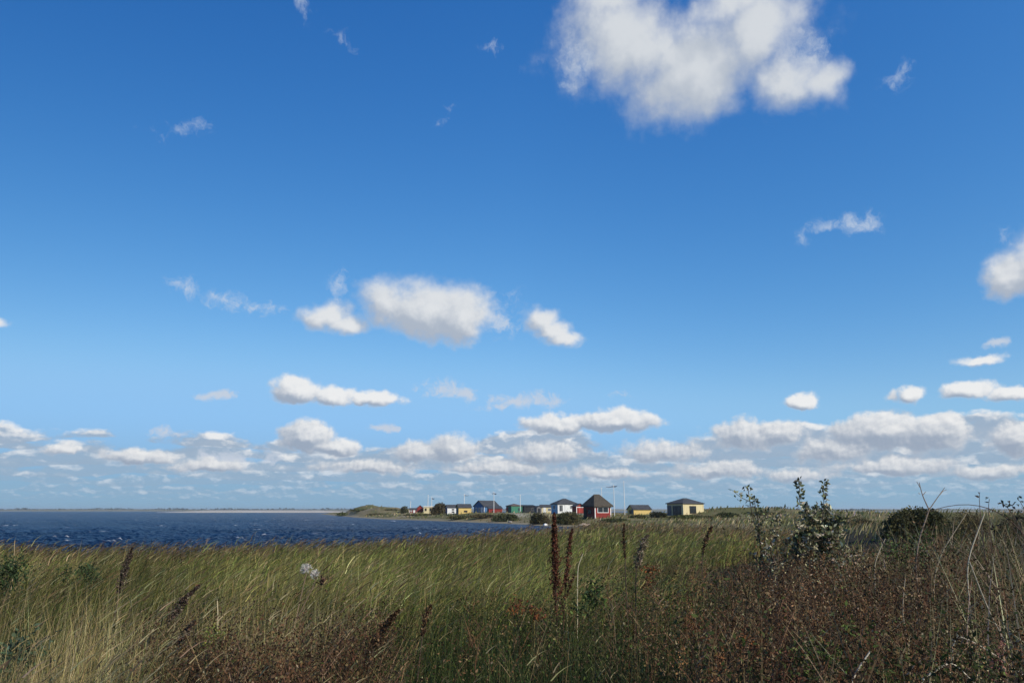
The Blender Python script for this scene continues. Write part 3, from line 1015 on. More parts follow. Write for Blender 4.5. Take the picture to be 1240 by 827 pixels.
def roof_mesh(kind, w, dp, h, rh, ov, th, ridge):
    """closed shell: under side, upper side and eaves. kind gable_x (ridge along the front), gable_y, hip, shed, flat"""
    a, b = w / 2 + ov, dp / 2 + ov
    mb = MB()
    if kind == 'flat':
        return mb.box(-a, a, -b, b, h, h + rh)
    if kind == 'shed':                     # falls towards the front
        lo, hi_ = h - 0.03, h + rh
        P = [(-a, -b, lo), (a, -b, lo), (a, b, hi_), (-a, b, hi_)]
        mb.poly(P + [(x, y, z + th) for x, y, z in P], [(0, 3, 2, 1), (4, 5, 6, 7), (0, 1, 5, 4), (1, 2, 6, 5), (2, 3, 7, 6), (3, 0, 4, 7)])
        return mb
    if kind == 'hip':
        drop = rh * ov / (dp / 2)
        z0 = h - drop + 0.02
        r = ridge / 2
        E = [(-a, -b, z0), (a, -b, z0), (a, b, z0), (-a, b, z0)]
        T = [(x, y, z + th) for x, y, z in E]
        top = [(-r, 0, h + rh + th), (r, 0, h + rh + th)]
        mb.poly(E + T + top, [(3, 2, 1, 0), (0, 1, 5, 4), (1, 2, 6, 5), (2, 3, 7, 6), (3, 0, 4, 7), (4, 5, 9, 8), (6, 7, 8, 9), (5, 6, 9), (7, 4, 8)])
        return mb
    if kind == 'gable_x':
        drop = rh * ov / (dp / 2)
        prof = [(-b, h - drop), (0, h + rh), (b, h - drop), (b, h - drop + th), (0, h + rh + th), (-b, h - drop + th)]
        P = [(-a, y, z + 0.015) for y, z in prof] + [(a, y, z + 0.015) for y, z in prof]
    else:
        drop = rh * ov / (w / 2)
        prof = [(-a, h - drop), (0, h + rh), (a, h - drop), (a, h - drop + th), (0, h + rh + th), (-a, h - drop + th)]
        P = [(x, b, z + 0.015) for x, z in prof] + [(x, -b, z + 0.015) for x, z in prof]
    F = [(0, 1, 4, 5), (1, 2, 3, 4), (11, 10, 7, 6), (10, 9, 8, 7)]
    F += [(i, i + 6, (i + 1) % 6 + 6, (i + 1) % 6) for i in range(6)]
    mb.poly(P, F)
    return mb


def face_box(face, w, dp, u0, u1, z0, z1, d0, d1):
    """a slab lying on a wall: u across the wall seen from outside, d outwards"""
    if face == 'front':
        return (u0, u1, -dp / 2 - d1, -dp / 2 - d0, z0, z1)
    if face == 'back':
        return (-u1, -u0, dp / 2 + d0, dp / 2 + d1, z0, z1)
    if face == 'left':
        return (-w / 2 - d1, -w / 2 - d0, -u1, -u0, z0, z1)
    return (w / 2 + d0, w / 2 + d1, u0, u1, z0, z1)


def hut(label, px, d, zb, rot, w, dp, h, rh, roof, wall, roofmat, name='beach_hut', ov=0.22, th=0.09, ridge=0.4,
        windows=(), doors=(), corners=None, side=None, band=None, group='beach huts on the sand spit', cat='beach hut', posts=None):
    x, y = plan(px, d)
    root = empty(name, (x, y, zb), R(rot))
    tag(root, label, cat, group)
    ft = MB().box(-w / 2 + 0.05, w / 2 - 0.05, -dp / 2 + 0.05, dp / 2 - 0.05, -0.7, 0.06).build('footing', M['concrete'], root)
    mb = MB()
    a, b = w / 2, dp / 2
    if roof == 'gable_x':
        P = [(-a, -b, .05), (a, -b, .05), (a, b, .05), (-a, b, .05), (-a, -b, h), (a, -b, h), (a, b, h), (-a, b, h), (-a, 0, h + rh), (a, 0, h + rh)]
        mb.poly(P, [(3, 2, 1, 0), (0, 1, 5, 4), (2, 3, 7, 6), (1, 2, 6, 9, 5), (3, 0, 4, 8, 7), (4, 5, 9, 8), (6, 7, 8, 9)])
    elif roof == 'gable_y':
        P = [(-a, -b, .05), (a, -b, .05), (a, b, .05), (-a, b, .05), (-a, -b, h), (a, -b, h), (a, b, h), (-a, b, h), (0, -b, h + rh), (0, b, h + rh)]
        mb.poly(P, [(3, 2, 1, 0), (0, 1, 5, 8, 4), (2, 3, 7, 9, 6), (1, 2, 6, 5), (3, 0, 4, 7), (4, 8, 9, 7), (5, 6, 9, 8)])
    elif roof == 'shed':
        P = [(-a, -b, .05), (a, -b, .05), (a, b, .05), (-a, b, .05), (-a, -b, h), (a, -b, h), (a, b, h + rh * 0.9), (-a, b, h + rh * 0.9)]
        mb.poly(P, [(3, 2, 1, 0), (4, 5, 6, 7), (0, 1, 5, 4), (1, 2, 6, 5), (2, 3, 7, 6), (3, 0, 4, 7)])
    else:
        mb.box(-a, a, -b, b, .05, h - 0.002)
    mb.build('wall', M[wall], root)
    if side:                               # side wall in another paint; on the yellow hut, its shade put in as grey
        o = MB().box(*face_box('left', w, dp, -dp / 2 + 0.01, dp / 2 - 0.01, 0.08, h - 0.05, 0.002, 0.03)).build('side_cladding', M[side], root)
    roof_mesh(roof, w, dp, h, rh, ov, th, ridge).build('roof', M[roofmat], root)
    for face, u, z, ww, hh, fm in windows:
        f = MB()
        t = 0.07
        for bx in ((u - ww / 2, u + ww / 2, z - hh / 2, z - hh / 2 + t), (u - ww / 2, u + ww / 2, z + hh / 2 - t, z + hh / 2),
                   (u - ww / 2, u - ww / 2 + t, z - hh / 2 + t, z + hh / 2 - t), (u + ww / 2 - t, u + ww / 2, z - hh / 2 + t, z + hh / 2 - t),
                   (u - 0.02, u + 0.02, z - hh / 2 + t, z + hh / 2 - t)):
            f.box(*face_box(face, w, dp, *bx, -0.02, 0.06))
        fo_ = f.build('window', M[fm], root)
        g_ = MB()
        for s0, s1 in ((u - ww / 2 + t, u - 0.02), (u + 0.02, u + ww / 2 - t)):
            g_.box(*face_box(face, w, dp, s0, s1, z - hh / 2 + t, z + hh / 2 - t, -0.01, 0.035))
        g_.build('pane', M_GLASS, fo_)
    for face, u, ww, hh, dm in doors:
        dr = MB().box(*face_box(face, w, dp, u - ww / 2, u + ww / 2, 0.12, 0.12 + hh, -0.01, 0.05)).build('door', M[dm], root)
        MB().box(*face_box(face, w, dp, u + ww / 2 - 0.14, u + ww / 2 - 0.08, 1.0, 1.12, 0.05, 0.10)).build('handle', M['metal'], dr)
    if corners:
        for sx in (-1, 1):
            xo = sx * (a + 0.012)
            MB().box(min(xo, xo - sx * 0.13), max(xo, xo - sx * 0.13), -b - 0.035, -b - 0.001, 0.06, h - 0.04).build('corner_board', M[corners], root)
    if band:
        MB().box(*face_box('front', w, dp, -a + 0.15, a - 0.15, band[0], band[1], 0.001, 0.05)).build('cross_board', M[band[2]], root)
    return root


def zpx(py, d):
    return EYE - (py - HORIZON) * d / (FPX / math.cos(PITCH))


def wpx(n, d):
    return n * d / (FPX / math.cos(PITCH))


# nearest: thatched red hut
hut('red hut under a tall thatched roof, the highest roof of the row', 723, 100, zpx(629.5, 100), 27, 2.62, 2.8, 1.98, 1.30, 'hip', 'red', 'thatch', ov=0.25, th=0.20, ridge=0.85,
    windows=[('front', 0.0, 1.40, 1.8, 0.8, 'trim'), ('left', 0.2, 1.15, 0.8, 0.6, 'darkwood')], doors=[('left', -0.9, 0.7, 1.5, 'darkwood')], corners='trim', band=(0.86, 0.96, 'redtrim'))
# yellow pavilion, rightmost
hut('wide pale yellow hut with a low pyramid roof, rightmost of the huts', 830, 105, zpx(629, 105), 33, 4.15, 3.1, 2.28, 0.68, 'hip', 'cream', 'felt', ov=0.16, th=0.09, ridge=0.7,
    windows=[('front', -0.15, 1.42, 1.3, 1.05, 'darkwood'), ('left', 0.4, 1.3, 1.6, 1.3, 'darkwood')], doors=[('left', -1.1, 0.8, 1.85, 'grey')], corners='cream')
# small yellow hut
hut('small yellow hut with a plain grey gable roof, standing apart by the tall bare mast', 774, 128, zpx(626.5, 128), 20, 3.45, 2.2, 1.45, 0.66, 'gable_x', 'yellow', 'felt', ov=0.16,
    windows=[('left', 0.0, 1.0, 0.7, 0.6, 'darkwood')], doors=[('left', 0.75, 0.6, 1.35, 'grey')], corners='yellow')
# white and light blue hut
hut('white hut with a light blue side wall and a dark hipped roof', 683.5, 150, zpx(622, 150), 24, 4.6, 2.9, 2.05, 0.95, 'hip', 'white', 'felt', ov=0.22, ridge=0.6, side='paleblue',
    windows=[('front', -1.55, 1.15, 0.85, 1.35, 'trim'), ('front', 0.9, 1.35, 0.8, 0.7, 'trim'), ('left', 0.0, 1.3, 0.9, 0.8, 'trim')], doors=[('front', -0.3, 0.75, 1.7, 'white')], corners='white')
hut('small red hut with a grey roof tucked between the white hut and the thatched hut', 700, 142, zpx(621.5, 142), 26, 1.75, 1.6, 1.35, 0.48, 'gable_y', 'red', 'felt', ov=0.14, band=(1.12, 1.26, 'trim'), doors=[('front', 0.0, 0.7, 1.0, 'redtrim')], corners='trim')
hut('distant pale yellow hut with a light grey roof behind the black hut', 662, 192, zpx(622, 192), 8, 3.4, 2.6, 1.75, 0.55, 'gable_x', 'cream', 'felt', ov=0.16, windows=[('front', 0.5, 1.1, 0.8, 0.7, 'trim')], doors=[('front', -0.8, 0.7, 1.6, 'white')])
hut('long black tarred hut with a nearly flat roof', 640, 172, zpx(622.5, 172), 18, 3.1, 2.9, 1.75, 0.35, 'shed', 'black', 'tar', ov=0.1,
    windows=[('left', 0.2, 1.15, 0.7, 0.9, 'grey'), ('front', 0.6, 1.15, 0.8, 0.7, 'grey')], doors=[('front', -0.7, 0.7, 1.5, 'black')])
hut('small dark grey hut leaning against the black hut', 651.5, 168, zpx(622.5, 168), 20, 1.2, 1.5, 1.45, 0.4, 'gable_y', 'grey', 'felt', ov=0.1, doors=[('front', 0.0, 0.6, 1.2, 'black')])
hut('green hut with a low reddish pyramid roof', 622.5, 160, zpx(623.5, 160), 30, 2.7, 2.3, 1.95, 0.42, 'hip', 'green', 'redfelt', ov=0.12, ridge=0.3,
    windows=[('front', 0.65, 1.25, 0.7, 0.7, 'green')], doors=[('left', -0.6, 0.7, 1.6, 'redtrim')], corners='green')
hut('blue hut with a broad dark grey roof behind a red lean-to', 589, 163, zpx(623.5, 163), 41, 4.3, 3.6, 1.95, 1.15, 'gable_x', 'blue', 'felt', ov=0.22,
    windows=[('left', -0.9, 1.2, 0.6, 0.9, 'trim'), ('left', 0.2, 1.2, 0.6, 0.9, 'trim')], doors=[('left', 1.1, 0.65, 1.6, 'trim')], corners='trim')
hut('red hut with a low grey roof in front of the blue hut', 599, 155, zpx(624, 155), 14, 2.85, 1.7, 1.45, 0.5, 'shed', 'red', 'felt', ov=0.14,
    windows=[('front', -0.5, 0.9, 0.7, 0.55, 'redtrim')], doors=[('left', 0.0, 0.65, 1.3, 'black')], corners='redtrim')
hut('yellow hut with a dark grey roof beside the white hut', 561.5, 150, zpx(624.5, 150), 18, 2.65, 2.1, 1.72, 0.62, 'gable_x', 'yellow', 'felt', ov=0.16, side='grey',  # grey left side: the shade on that wall, put into the colour
    windows=[('front', 0.15, 0.95, 0.7, 0.35, 'darkwood')], doors=[('left', 0.3, 0.65, 1.4, 'grey')], corners='yellow')
hut('white hut with a navy side wall and a dark roof', 546.5, 158, zpx(623.5, 158), 16, 2.1, 1.9, 1.62, 0.52, 'gable_x', 'white', 'felt', ov=0.15, side='navy',
    windows=[('front', 0.2, 1.2, 0.5, 0.3, 'grey'), ('front', 0.2, 0.7, 0.5, 0.3, 'grey')], doors=[('left', 0.0, 0.65, 1.4, 'navy')], corners='white')
hut('cream hut with a flat white roof next to the red gable', 519.5, 205, zpx(622.5, 205), 8, 3.0, 2.4, 2.0, 0.24, 'flat', 'cream', 'whiteroof', ov=0.16,
    windows=[('front', 0.35, 1.3, 0.5, 0.9, 'darkwood'), ('front', -0.95, 1.3, 0.5, 0.7, 'darkwood')], doors=[('front', 1.0, 0.65, 1.6, 'darkwood')])
hut('red hut with a lit gable left of the cream hut', 508.5, 208, zpx(622, 208), 10, 1.75, 2.6, 1.6, 0.72, 'gable_y', 'red', 'felt', ov=0.12, doors=[('front', 0.0, 0.65, 1.4, 'redtrim')], windows=[('left', 0.0, 1.1, 0.7, 0.6, 'trim')])
hut('low red hut with a grey roof, leftmost of the huts', 500.5, 216, zpx(621, 216), 6, 2.2, 2.0, 0.95, 0.42, 'gable_x', 'red', 'felt', ov=0.12, doors=[('front', 0.3, 0.6, 0.8, 'trim')], windows=[('front', -0.55, 0.6, 0.5, 0.4, 'trim')], corners='trim')


# ------------------------------------------------------------------ masts and pennants
def flagpole(label, px, d, ytop, ybase, pennant=None, r=0.04, group='white masts among the huts'):
    x, y = plan(px, d)
    zt = zpx(ytop, d)
    zb = min(zpx(ybase, d), g1(x, y)) - 0.25
    root = empty('flagpole', (x, y, zb))
    tag(root, label, 'flagpole', group)
    S = Soup()
    h = zt - zb
    rr = max(r, 0.33 * d / 711)
    tube(S, [(0, 0, 0), (0, 0, h * 0.6), (0, 0, h)], [rr, rr * 0.95, rr * 0.7], (0.78, 0.78, 0.77), 8)
    v = np.concatenate(S.v)
    mesh_np('pole', v, np.concatenate(S.q), M['trim'], None, root)
    kn = MB().box(-rr * 1.3, rr * 1.3, -rr * 1.3, rr * 1.3, h, h + rr * 2.2).build('knob', M['trim'], root)
    for L, dirx, wd, ang_ in (pennant or ()):
        n = 12
        P, F = [], []
        th = 0.012
        for i in range(n + 1):
            t = i / n
            hw = wd * (1 - 0.75 * t) / 2
            px_ = dirx * (rr + t * L)
            py_ = 0.16 * math.sin(t * 7) * t
            pz = h - 0.06 - wd / 2 - ang_ * t * L + 0.05 * math.sin(t * 9) * t
            P += [(px_, py_ - th, pz - hw), (px_, py_ - th, pz + hw), (px_, py_ + th, pz + hw), (px_, py_ + th, pz - hw)]
        for i in range(n):
            a = 4 * i
            F += [(a + k, a + (k + 1) % 4, a + 4 + (k + 1) % 4, a + 4 + k) for k in range(4)]
        F += [(0, 3, 2, 1), (4 * n, 4 * n + 1, 4 * n + 2, 4 * n + 3)]
        mesh_py('pennant', P, F, M['pennant'], root)
    return root


M['pennant'] = plain_mat('dark_pennant_cloth', (0.05, 0.045, 0.07), 0.9)
flagpole('tall bare white mast beside the small yellow hut', 756.5, 112, 584, 627)
flagpole('white mast with long dark pennants right of the thatched hut', 744, 112, 588.5, 628, [(1.15, -1, 0.14, 0.12), (0.55, 1, 0.2, -0.2)])
flagpole('short bare white mast showing above the thatched roof', 729, 138, 592, 622)
flagpole('thick white mast with a dark pennant in front of the red hut', 598, 148, 597, 624, [(0.5, 1, 0.28, 0.05), (0.35, -1, 0.2, 0.0)], 0.07)
flagpole('bare white mast right of the green hut', 630, 150, 600, 624)
flagpole('white mast with a pennant flying to the right above the yellow hut', 562, 162, 599.5, 622, [(0.95, 1, 0.16, 0.02)])
flagpole('bare white mast behind the flat roofed cream hut', 518, 224, 600.5, 621)
flagpole('white mast with a dark pennant above the cream hut roof', 522.5, 226, 603, 621, [(0.8, 1, 0.4, 0.05)])
flagpole('faint bare mast at the left end of the huts', 497, 232, 608, 620)
# ------------------------------------------------------------------ bushes on the spit and the dunes
def bush(label, px, d, width_px, ytop, cols, n=900, depth=0.8, group='bushes between the huts and the water', lean=0.0, leaf=0.05, name='bush', zoff=0.0, stems=7, power=1.0):
    x, y = plan(px, d)
    z = g1(x, y) + zoff
    rx = wpx(width_px, d) / 2
    rz = max(zpx(ytop, d) - z, 0.35)
    root = empty(name, (x, y, z))
    tag(root, label, 'bush', group)
    rng = np.random.default_rng(int(px * 7 + d))
    # several lumps, each leaf near the skin of one of them
    S = Soup()
    nl = 9
    n = int(n * 1.9)
    leaf = leaf * 1.35
    lx = rng.uniform(-0.62, 0.62, nl) * rx
    ly = rng.uniform(-0.6, 0.6, nl) * rx * depth
    lr = rng.uniform(0.38, 0.62, nl)
    k = rng.integers(0, nl, n)
    u = unit(rng.normal(size=(n, 3)))
    u[:, 2] = np.abs(u[:, 2])
    rad = (0.55 + 0.45 * rng.random(n) ** 0.5) * (1 + 0.16 * rng.normal(size=n))
    env = np.sqrt(np.clip(1 - (lx[k] / rx) ** 2 * 0.9, 0.1, 1))
    c = np.stack([lx[k] + u[:, 0] * rad * lr[k] * rx, ly[k] + u[:, 1] * rad * lr[k] * rx * depth, u[:, 2] * rad * rz * env * (0.72 + 0.55 * (lr[k] - 0.38))], 1)
    c[:, 2] *= rz / np.percentile(c[:, 2], 97)
    dome = rz * np.sqrt(np.clip(1.08 - (c[:, 0] / (rx * 1.05)) ** 2, 0.06, 1.2)) * rng.uniform(0.82, 1.08, n)
    c[:, 2] = np.where(c[:, 2] > dome, dome * rng.uniform(0.6, 1.0, n), c[:, 2]) + 0.04
    c[:, 0] += lean * c[:, 2]
    own = pick(nl, cols, None, 0.2, rng)[k]
    col = own * 0.6 + pick(n, cols, None, 0.3, rng) * 0.4
    sz = lod(leaf, d, 0.9) * rng.uniform(0.6, 1.6, n)
    leaves(S, c + np.array([x, y, z]), sz * 1.5, sz * 0.8, col, up=0.5, rng=rng)
    S.build('foliage', M_LEAF, root)
    S = Soup()
    for i in range(stems):
        a = np.array([lx[i % nl] * 0.3, ly[i % nl] * 0.3, -0.1])
        b = np.array([lx[i % nl] + lean * rz, ly[i % nl], rz * rng.uniform(0.7, 0.98) * env.mean()])
        tube(S, bez(a, (a + b) / 2 + rng.normal(size=3) * 0.1 * rx, b, 6) + np.array([x, y, z]), np.linspace(0.035, 0.012, 6) * max(1, d / 90), (0.06, 0.045, 0.03), 4)
    S.build('stem', M_STEM, root)
    return root


DK = [(0.050, 0.054, 0.020), (0.072, 0.074, 0.026), (0.032, 0.036, 0.015)]
OLV = [(0.090, 0.088, 0.030), (0.125, 0.110, 0.042), (0.055, 0.056, 0.022)]
BRN = [(0.095, 0.070, 0.034), (0.065, 0.048, 0.026), (0.13, 0.092, 0.044), (0.055, 0.052, 0.024)]
GRN = [(0.080, 0.095, 0.028), (0.110, 0.120, 0.038), (0.055, 0.066, 0.022)]
bush('small dark round bush at the left end of the huts', 490, 225, 12, 613, DK + OLV, 260)
bush('low dark green scrub on the crest of the left dune', 436, 250, 26, 616, OLV + GRN, 260, group='scrub on the left dune')
bush('olive scrub low on the seaward face of the left dune', 458, 214, 30, 621.5, OLV, 260, group='scrub on the left dune')
bush('small dark scrub patch right of the left dune top', 474, 232, 20, 617.5, DK, 200, group='scrub on the left dune')
bush('flat olive scrub near the tip of the spit', 415, 262, 16, 620, GRN, 130, group='scrub on the left dune')
bush('domed brown bush between the cream hut and the white hut', 532, 163, 20, 609.5, BRN, 1300, lean=0.12)
bush('low dark green scrub left of the domed brown bush', 508, 168, 34, 622.5, OLV, 500)
bush('low olive scrub in front of the yellow hut and white hut', 556, 136, 34, 624, OLV, 600)
bush('brownish scrub in front of the blue hut', 586, 130, 36, 622.5, BRN, 700)
bush('dark green bush in front of the green hut', 613, 118, 34, 621.5, DK + GRN, 900)
bush('dark bush by the water left of the rust brown dock stalk', 652, 99, 28, 621.5, DK + OLV + BRN, 1100)
bush('large brown topped bush left of the thatched hut', 690, 93.5, 38, 619.5, BRN + OLV + DK, 1600)
bush('low green scrub at the foot of the thatched hut', 742, 92, 40, 628.5, GRN + DK, 800)
bush('dark bush between the small yellow hut and the wide pale yellow hut', 794, 101, 24, 620, DK, 1000)
bush('low dark scrub in front of the small yellow hut', 772, 98, 26, 626, DK + OLV, 600)
bush('long low green bush in front of the wide pale yellow hut', 838, 95, 56, 623.5, GRN + OLV, 1300)
bush('dark green bush on the slope right of the wide pale yellow hut', 880, 94, 26, 620.5, DK + GRN, 800)
bush('olive bush on the dune behind the slim leafy shoot', 920, 92, 40, 622.5, OLV + DK, 800, group='bushes on the dunes')
bush('low brown heath bush on the dune slope left of the big dark bush', 1040, 52, 60, 627, BRN + OLV, 1500, group='bushes on the dunes')
bush('big round dark bush standing against the sky behind the forked twig', 1104, 30, 80, 617.5, OLV + DK, 6500, leaf=0.055, group='bushes on the dunes', stems=9)
bush('brown low bush on the skyline right of the big dark bush', 1168, 27, 58, 620, BRN + OLV, 2200, leaf=0.03, group='bushes on the dunes')
bush('low grey brown bush on the skyline at the right edge', 1232, 22, 60, 622, BRN + DK, 2200, leaf=0.025, group='bushes on the dunes')

# the wooded rise on the horizon
S = Soup()
for (pa, pb, d0, h0, h1, n) in ((-420, 700, 2350, 6, 9.5, 2600), (866, 968, 1500, 4, 8.5, 900), (968, 1300, 1750, 3, 5.5, 900)):
    px_ = RNG.uniform(pa, pb, n)
    hh = (h0 + (h1 - h0) * sstep(fbm(px_ * 0.07, px_ * 0 + 3.3, 71, 3), 0.40, 0.68)) * RNG.uniform(0.35, 1.0, n)
    dd = d0 + RNG.uniform(0, 60, n)
    X = (px_ - 620) / (FPX / math.cos(PITCH)) * dd
    c = np.stack([X, dd, hh], 1)
    leaves(S, c, 7.0, 4.0, pick(n, [(0.030, 0.042, 0.024), (0.045, 0.055, 0.030), (0.060, 0.060, 0.035)]), up=0.2)
tag(S.build('distant_woods', M_LEAF), 'thin line of distant woods along the horizon', 'woods', kind='stuff')


# ------------------------------------------------------------------ single plants in the foreground
def P3(px, py, d):
    return np.array(at(px, py, d))


def rooted(px, d, dz=-0.05):
    x, y = plan(px, d)
    return np.array([x, y, g1(x, y) + dz])


def plant(name, label, cat, base, group=None):
    return tag(empty(name, tuple(base)), label, cat, group)


def stalk_cover(S, pts, rad, n, size, cols, rng, wts=None, d=6.0):
    """seeds crowded along a stem"""
    pts = np.asarray(pts)
    t = rng.random(n) * (len(pts) - 1)
    i = np.minimum(t.astype(int), len(pts) - 2)
    f = (t - i)[:, None]
    c = pts[i] * (1 - f) + pts[i + 1] * f
    r = np.interp(t / (len(pts) - 1), np.linspace(0, 1, len(rad)), rad)
    r = r * (0.45 + 1.1 * vnoise(t * 1.7, t * 0 + pts[0, 0] * 7, 3))
    c = c + unit(rng.normal(size=(n, 3))) * (r * rng.uniform(0.2, 1.15, n))[:, None]
    s = lod(size, d, 0.55) * rng.uniform(0.6, 1.4, n)
    leaves(S, c, s * 1.3, s, pick(n, cols, wts, 0.3, rng), up=0.4, rng=rng)


RUST = [(0.110, 0.034, 0.020), (0.070, 0.025, 0.016), (0.150, 0.055, 0.028), (0.042, 0.018, 0.013)]


def dock(label, top, mid, base_px, d, n, rad, side=0):
    rng = np.random.default_rng(int(top[0] * 3))
    b = rooted(base_px, d)
    t = P3(*top, d)
    root = plant('dock_plant', label, 'dock plant', b, 'rust brown dock stalks')
    pts = bez(b, P3(*mid, d), t, 16)
    S = Soup()
    tube(S, pts, np.linspace(0.007, 0.003, 16), (0.06, 0.03, 0.02), 5)
    S.build('stem', M_STEM, root)
    S = Soup()
    stalk_cover(S, pts[8:], rad, n, 0.013, RUST, rng)
    for k in range(side):
        i = 6 + k % 7
        e = pts[i] + np.array([rng.normal() * 0.06, rng.normal() * 0.06, 0.22])
        stalk_cover(S, bez(pts[i], (pts[i] + e) / 2 + np.array([0, 0, -0.02]), e, 5), (0.02, 0.012), 130, 0.012, RUST, rng)
    S.build('seed_head', M_LEAF, root)


dock('tall rust brown dock stalk rising above the reeds to the hut line', (671, 621), (672, 700), 675, 6.4, 1900, (0.040, 0.046, 0.040, 0.026, 0.008), 5)
dock('shorter rust brown dock stalk leaning right beside the tall one', (693, 640), (682, 690), 676, 6.5, 650, (0.028, 0.030, 0.022, 0.006), 2)

LEAFC = [(0.15, 0.155, 0.075), (0.09, 0.10, 0.042), (0.27, 0.25, 0.16), (0.055, 0.062, 0.028), (0.48, 0.45, 0.35)]


def shoot(S_st, S_lf, pts, r0, nleaf, rng, size, f0=0.3, cols=LEAFC, wts=(4, 4, 2, 3, 1), spread=0.02):
    pts = np.asarray(pts)
    tube(S_st, pts, np.linspace(r0, r0 * 0.4, len(pts)), (0.075, 0.055, 0.04), 5)
    t = (f0 + (1 - f0) * rng.random(nleaf)) * (len(pts) - 1)
    i = np.minimum(t.astype(int), len(pts) - 2)
    f = (t - i)[:, None]
    c = pts[i] * (1 - f) + pts[i + 1] * f
    ax = unit(rng.normal(size=(nleaf, 3)) + np.array([0.2, -0.2, 0.25]))
    c = c + ax * (size * 0.6 + spread * rng.random((nleaf, 1)))
    leaves(S_lf, c, size * rng.uniform(0.7, 1.35, nleaf), size * rng.uniform(0.42, 0.7, nleaf), pick(nleaf, cols, wts, 0.25, rng), rng=rng, axis=ax, fold=0.2)


def shrub(label, base_px, d, shoots, twigs=0, size=0.04, name='leafy_shrub', group='leafy shrubs standing above the brown herbs', cols=LEAFC, wts=(4, 3, 4, 2, 2.5), r0=0.008, sp=0.09):
    rng = np.random.default_rng(int(base_px))
    b = rooted(base_px, d)
    root = plant(name, label, 'shrub', b, group)
    A, B = Soup(), Soup()
    for (mx, my, tx, ty, dd, nl, f0) in shoots:
        pts = bez(b, P3(mx, my, d + dd), P3(tx, ty, d + dd), 14)
        pts[1:-1] += rng.normal(size=(12, 3)) * 0.008
        shoot(A, B, pts, r0, nl, rng, size, f0, cols, wts)
        for k in range(twigs if nl >= 80 else 0):
            i = rng.integers(5, 12)
            e = pts[i] + np.array([rng.normal() * sp, rng.normal() * sp, rng.uniform(0.02, 0.18)])
            shoot(A, B, bez(pts[i], (pts[i] + e) / 2 + np.array([0, 0, -0.03]), e, 6), r0 * 0.5, max(6, nl // 5), rng, size, 0.15, cols, wts)
    A.build('branch', M_STEM, root)
    B.build('foliage', M_LEAF, root)


shrub('bushy grey green shrub with two leafy tips reaching into the sky', 984, 7.0,
      [(972, 650, 967, 582, 0.0, 60, 0.72), (990, 655, 999, 583, 0.06, 46, 0.80), (980, 660, 975, 612, -0.1, 220, 0.35), (990, 660, 1003, 612, 0.1, 220, 0.35),
       (1000, 670, 1012, 622, 0.0, 150, 0.25), (988, 665, 990, 612, 0.15, 150, 0.3), (975, 670, 962, 628, 0.1, 120, 0.3), (995, 680, 1008, 645, -0.12, 170, 0.3), (975, 690, 960, 648, 0.1, 150, 0.3), (1000, 690, 1016, 640, 0.08, 150, 0.3), (985, 690, 984, 640, -0.2, 200, 0.3)], twigs=8, size=0.046, sp=0.16)
shrub('slim curved leafy shoot left of the bushy shrub', 918, 7.3, [(922, 640, 902, 588, 0.0, 80, 0.52), (922, 650, 914, 602, 0.0, 60, 0.66)], twigs=2, size=0.042)
shrub('low thin leafed shrub between the slim shoot and the bushy shrub', 934, 6.8, [(934, 660, 931, 616, 0.0, 100, 0.3), (938, 665, 942, 618, 0.08, 90, 0.35), (930, 680, 926, 645, -0.05, 80, 0.3), (942, 690, 952, 660, 0.1, 80, 0.3)], twigs=4, size=0.036)


def lines_plant(name, label, cat, polylines, d, col, group=None, smooth=True):
    """a bare twig or stalk made of one or several joined tubes; polylines: [(px,py),...], r0, r1"""
    first = polylines[0][0]
    pts0 = P3(*first[0], d)
    gz_ = g1(pts0[0], pts0[1])
    start = np.array([pts0[0], pts0[1], min(pts0[2], gz_) - 0.04])
    root_loc = start
    S = Soup()
    for k, (pl_, r0, r1) in enumerate(polylines):
        pts = [P3(a[0], a[1], d + (a[2] if len(a) > 2 else 0.0)) for a in pl_]
        if k == 0 and pts[0][2] > gz_:
            pts = [np.array([pts[0][0] - 0.02, pts[0][1], gz_ - 0.04])] + pts
        pts = np.array(pts)
        t = np.linspace(0, len(pts) - 1, len(pts) * 4)
        fine = np.stack([np.interp(t, np.arange(len(pts)), pts[:, c]) for c in range(3)], 1)
        ker = np.array([0.25, 0.5, 0.25])
        for _ in range(3):
            inner = fine.copy()
            inner[1:-1] = fine[:-2] * .25 + fine[1:-1] * .5 + fine[2:] * .25
            fine = inner
        tube(S, fine, np.linspace(r0, r1, len(fine)), col, 6)
    v = np.concatenate(S.v) - root_loc
    o = mesh_np(name, v, np.concatenate(S.q), M_STEM, np.concatenate(S.c))
    o.location = tuple(root_loc)
    return tag(o, label, cat, group)


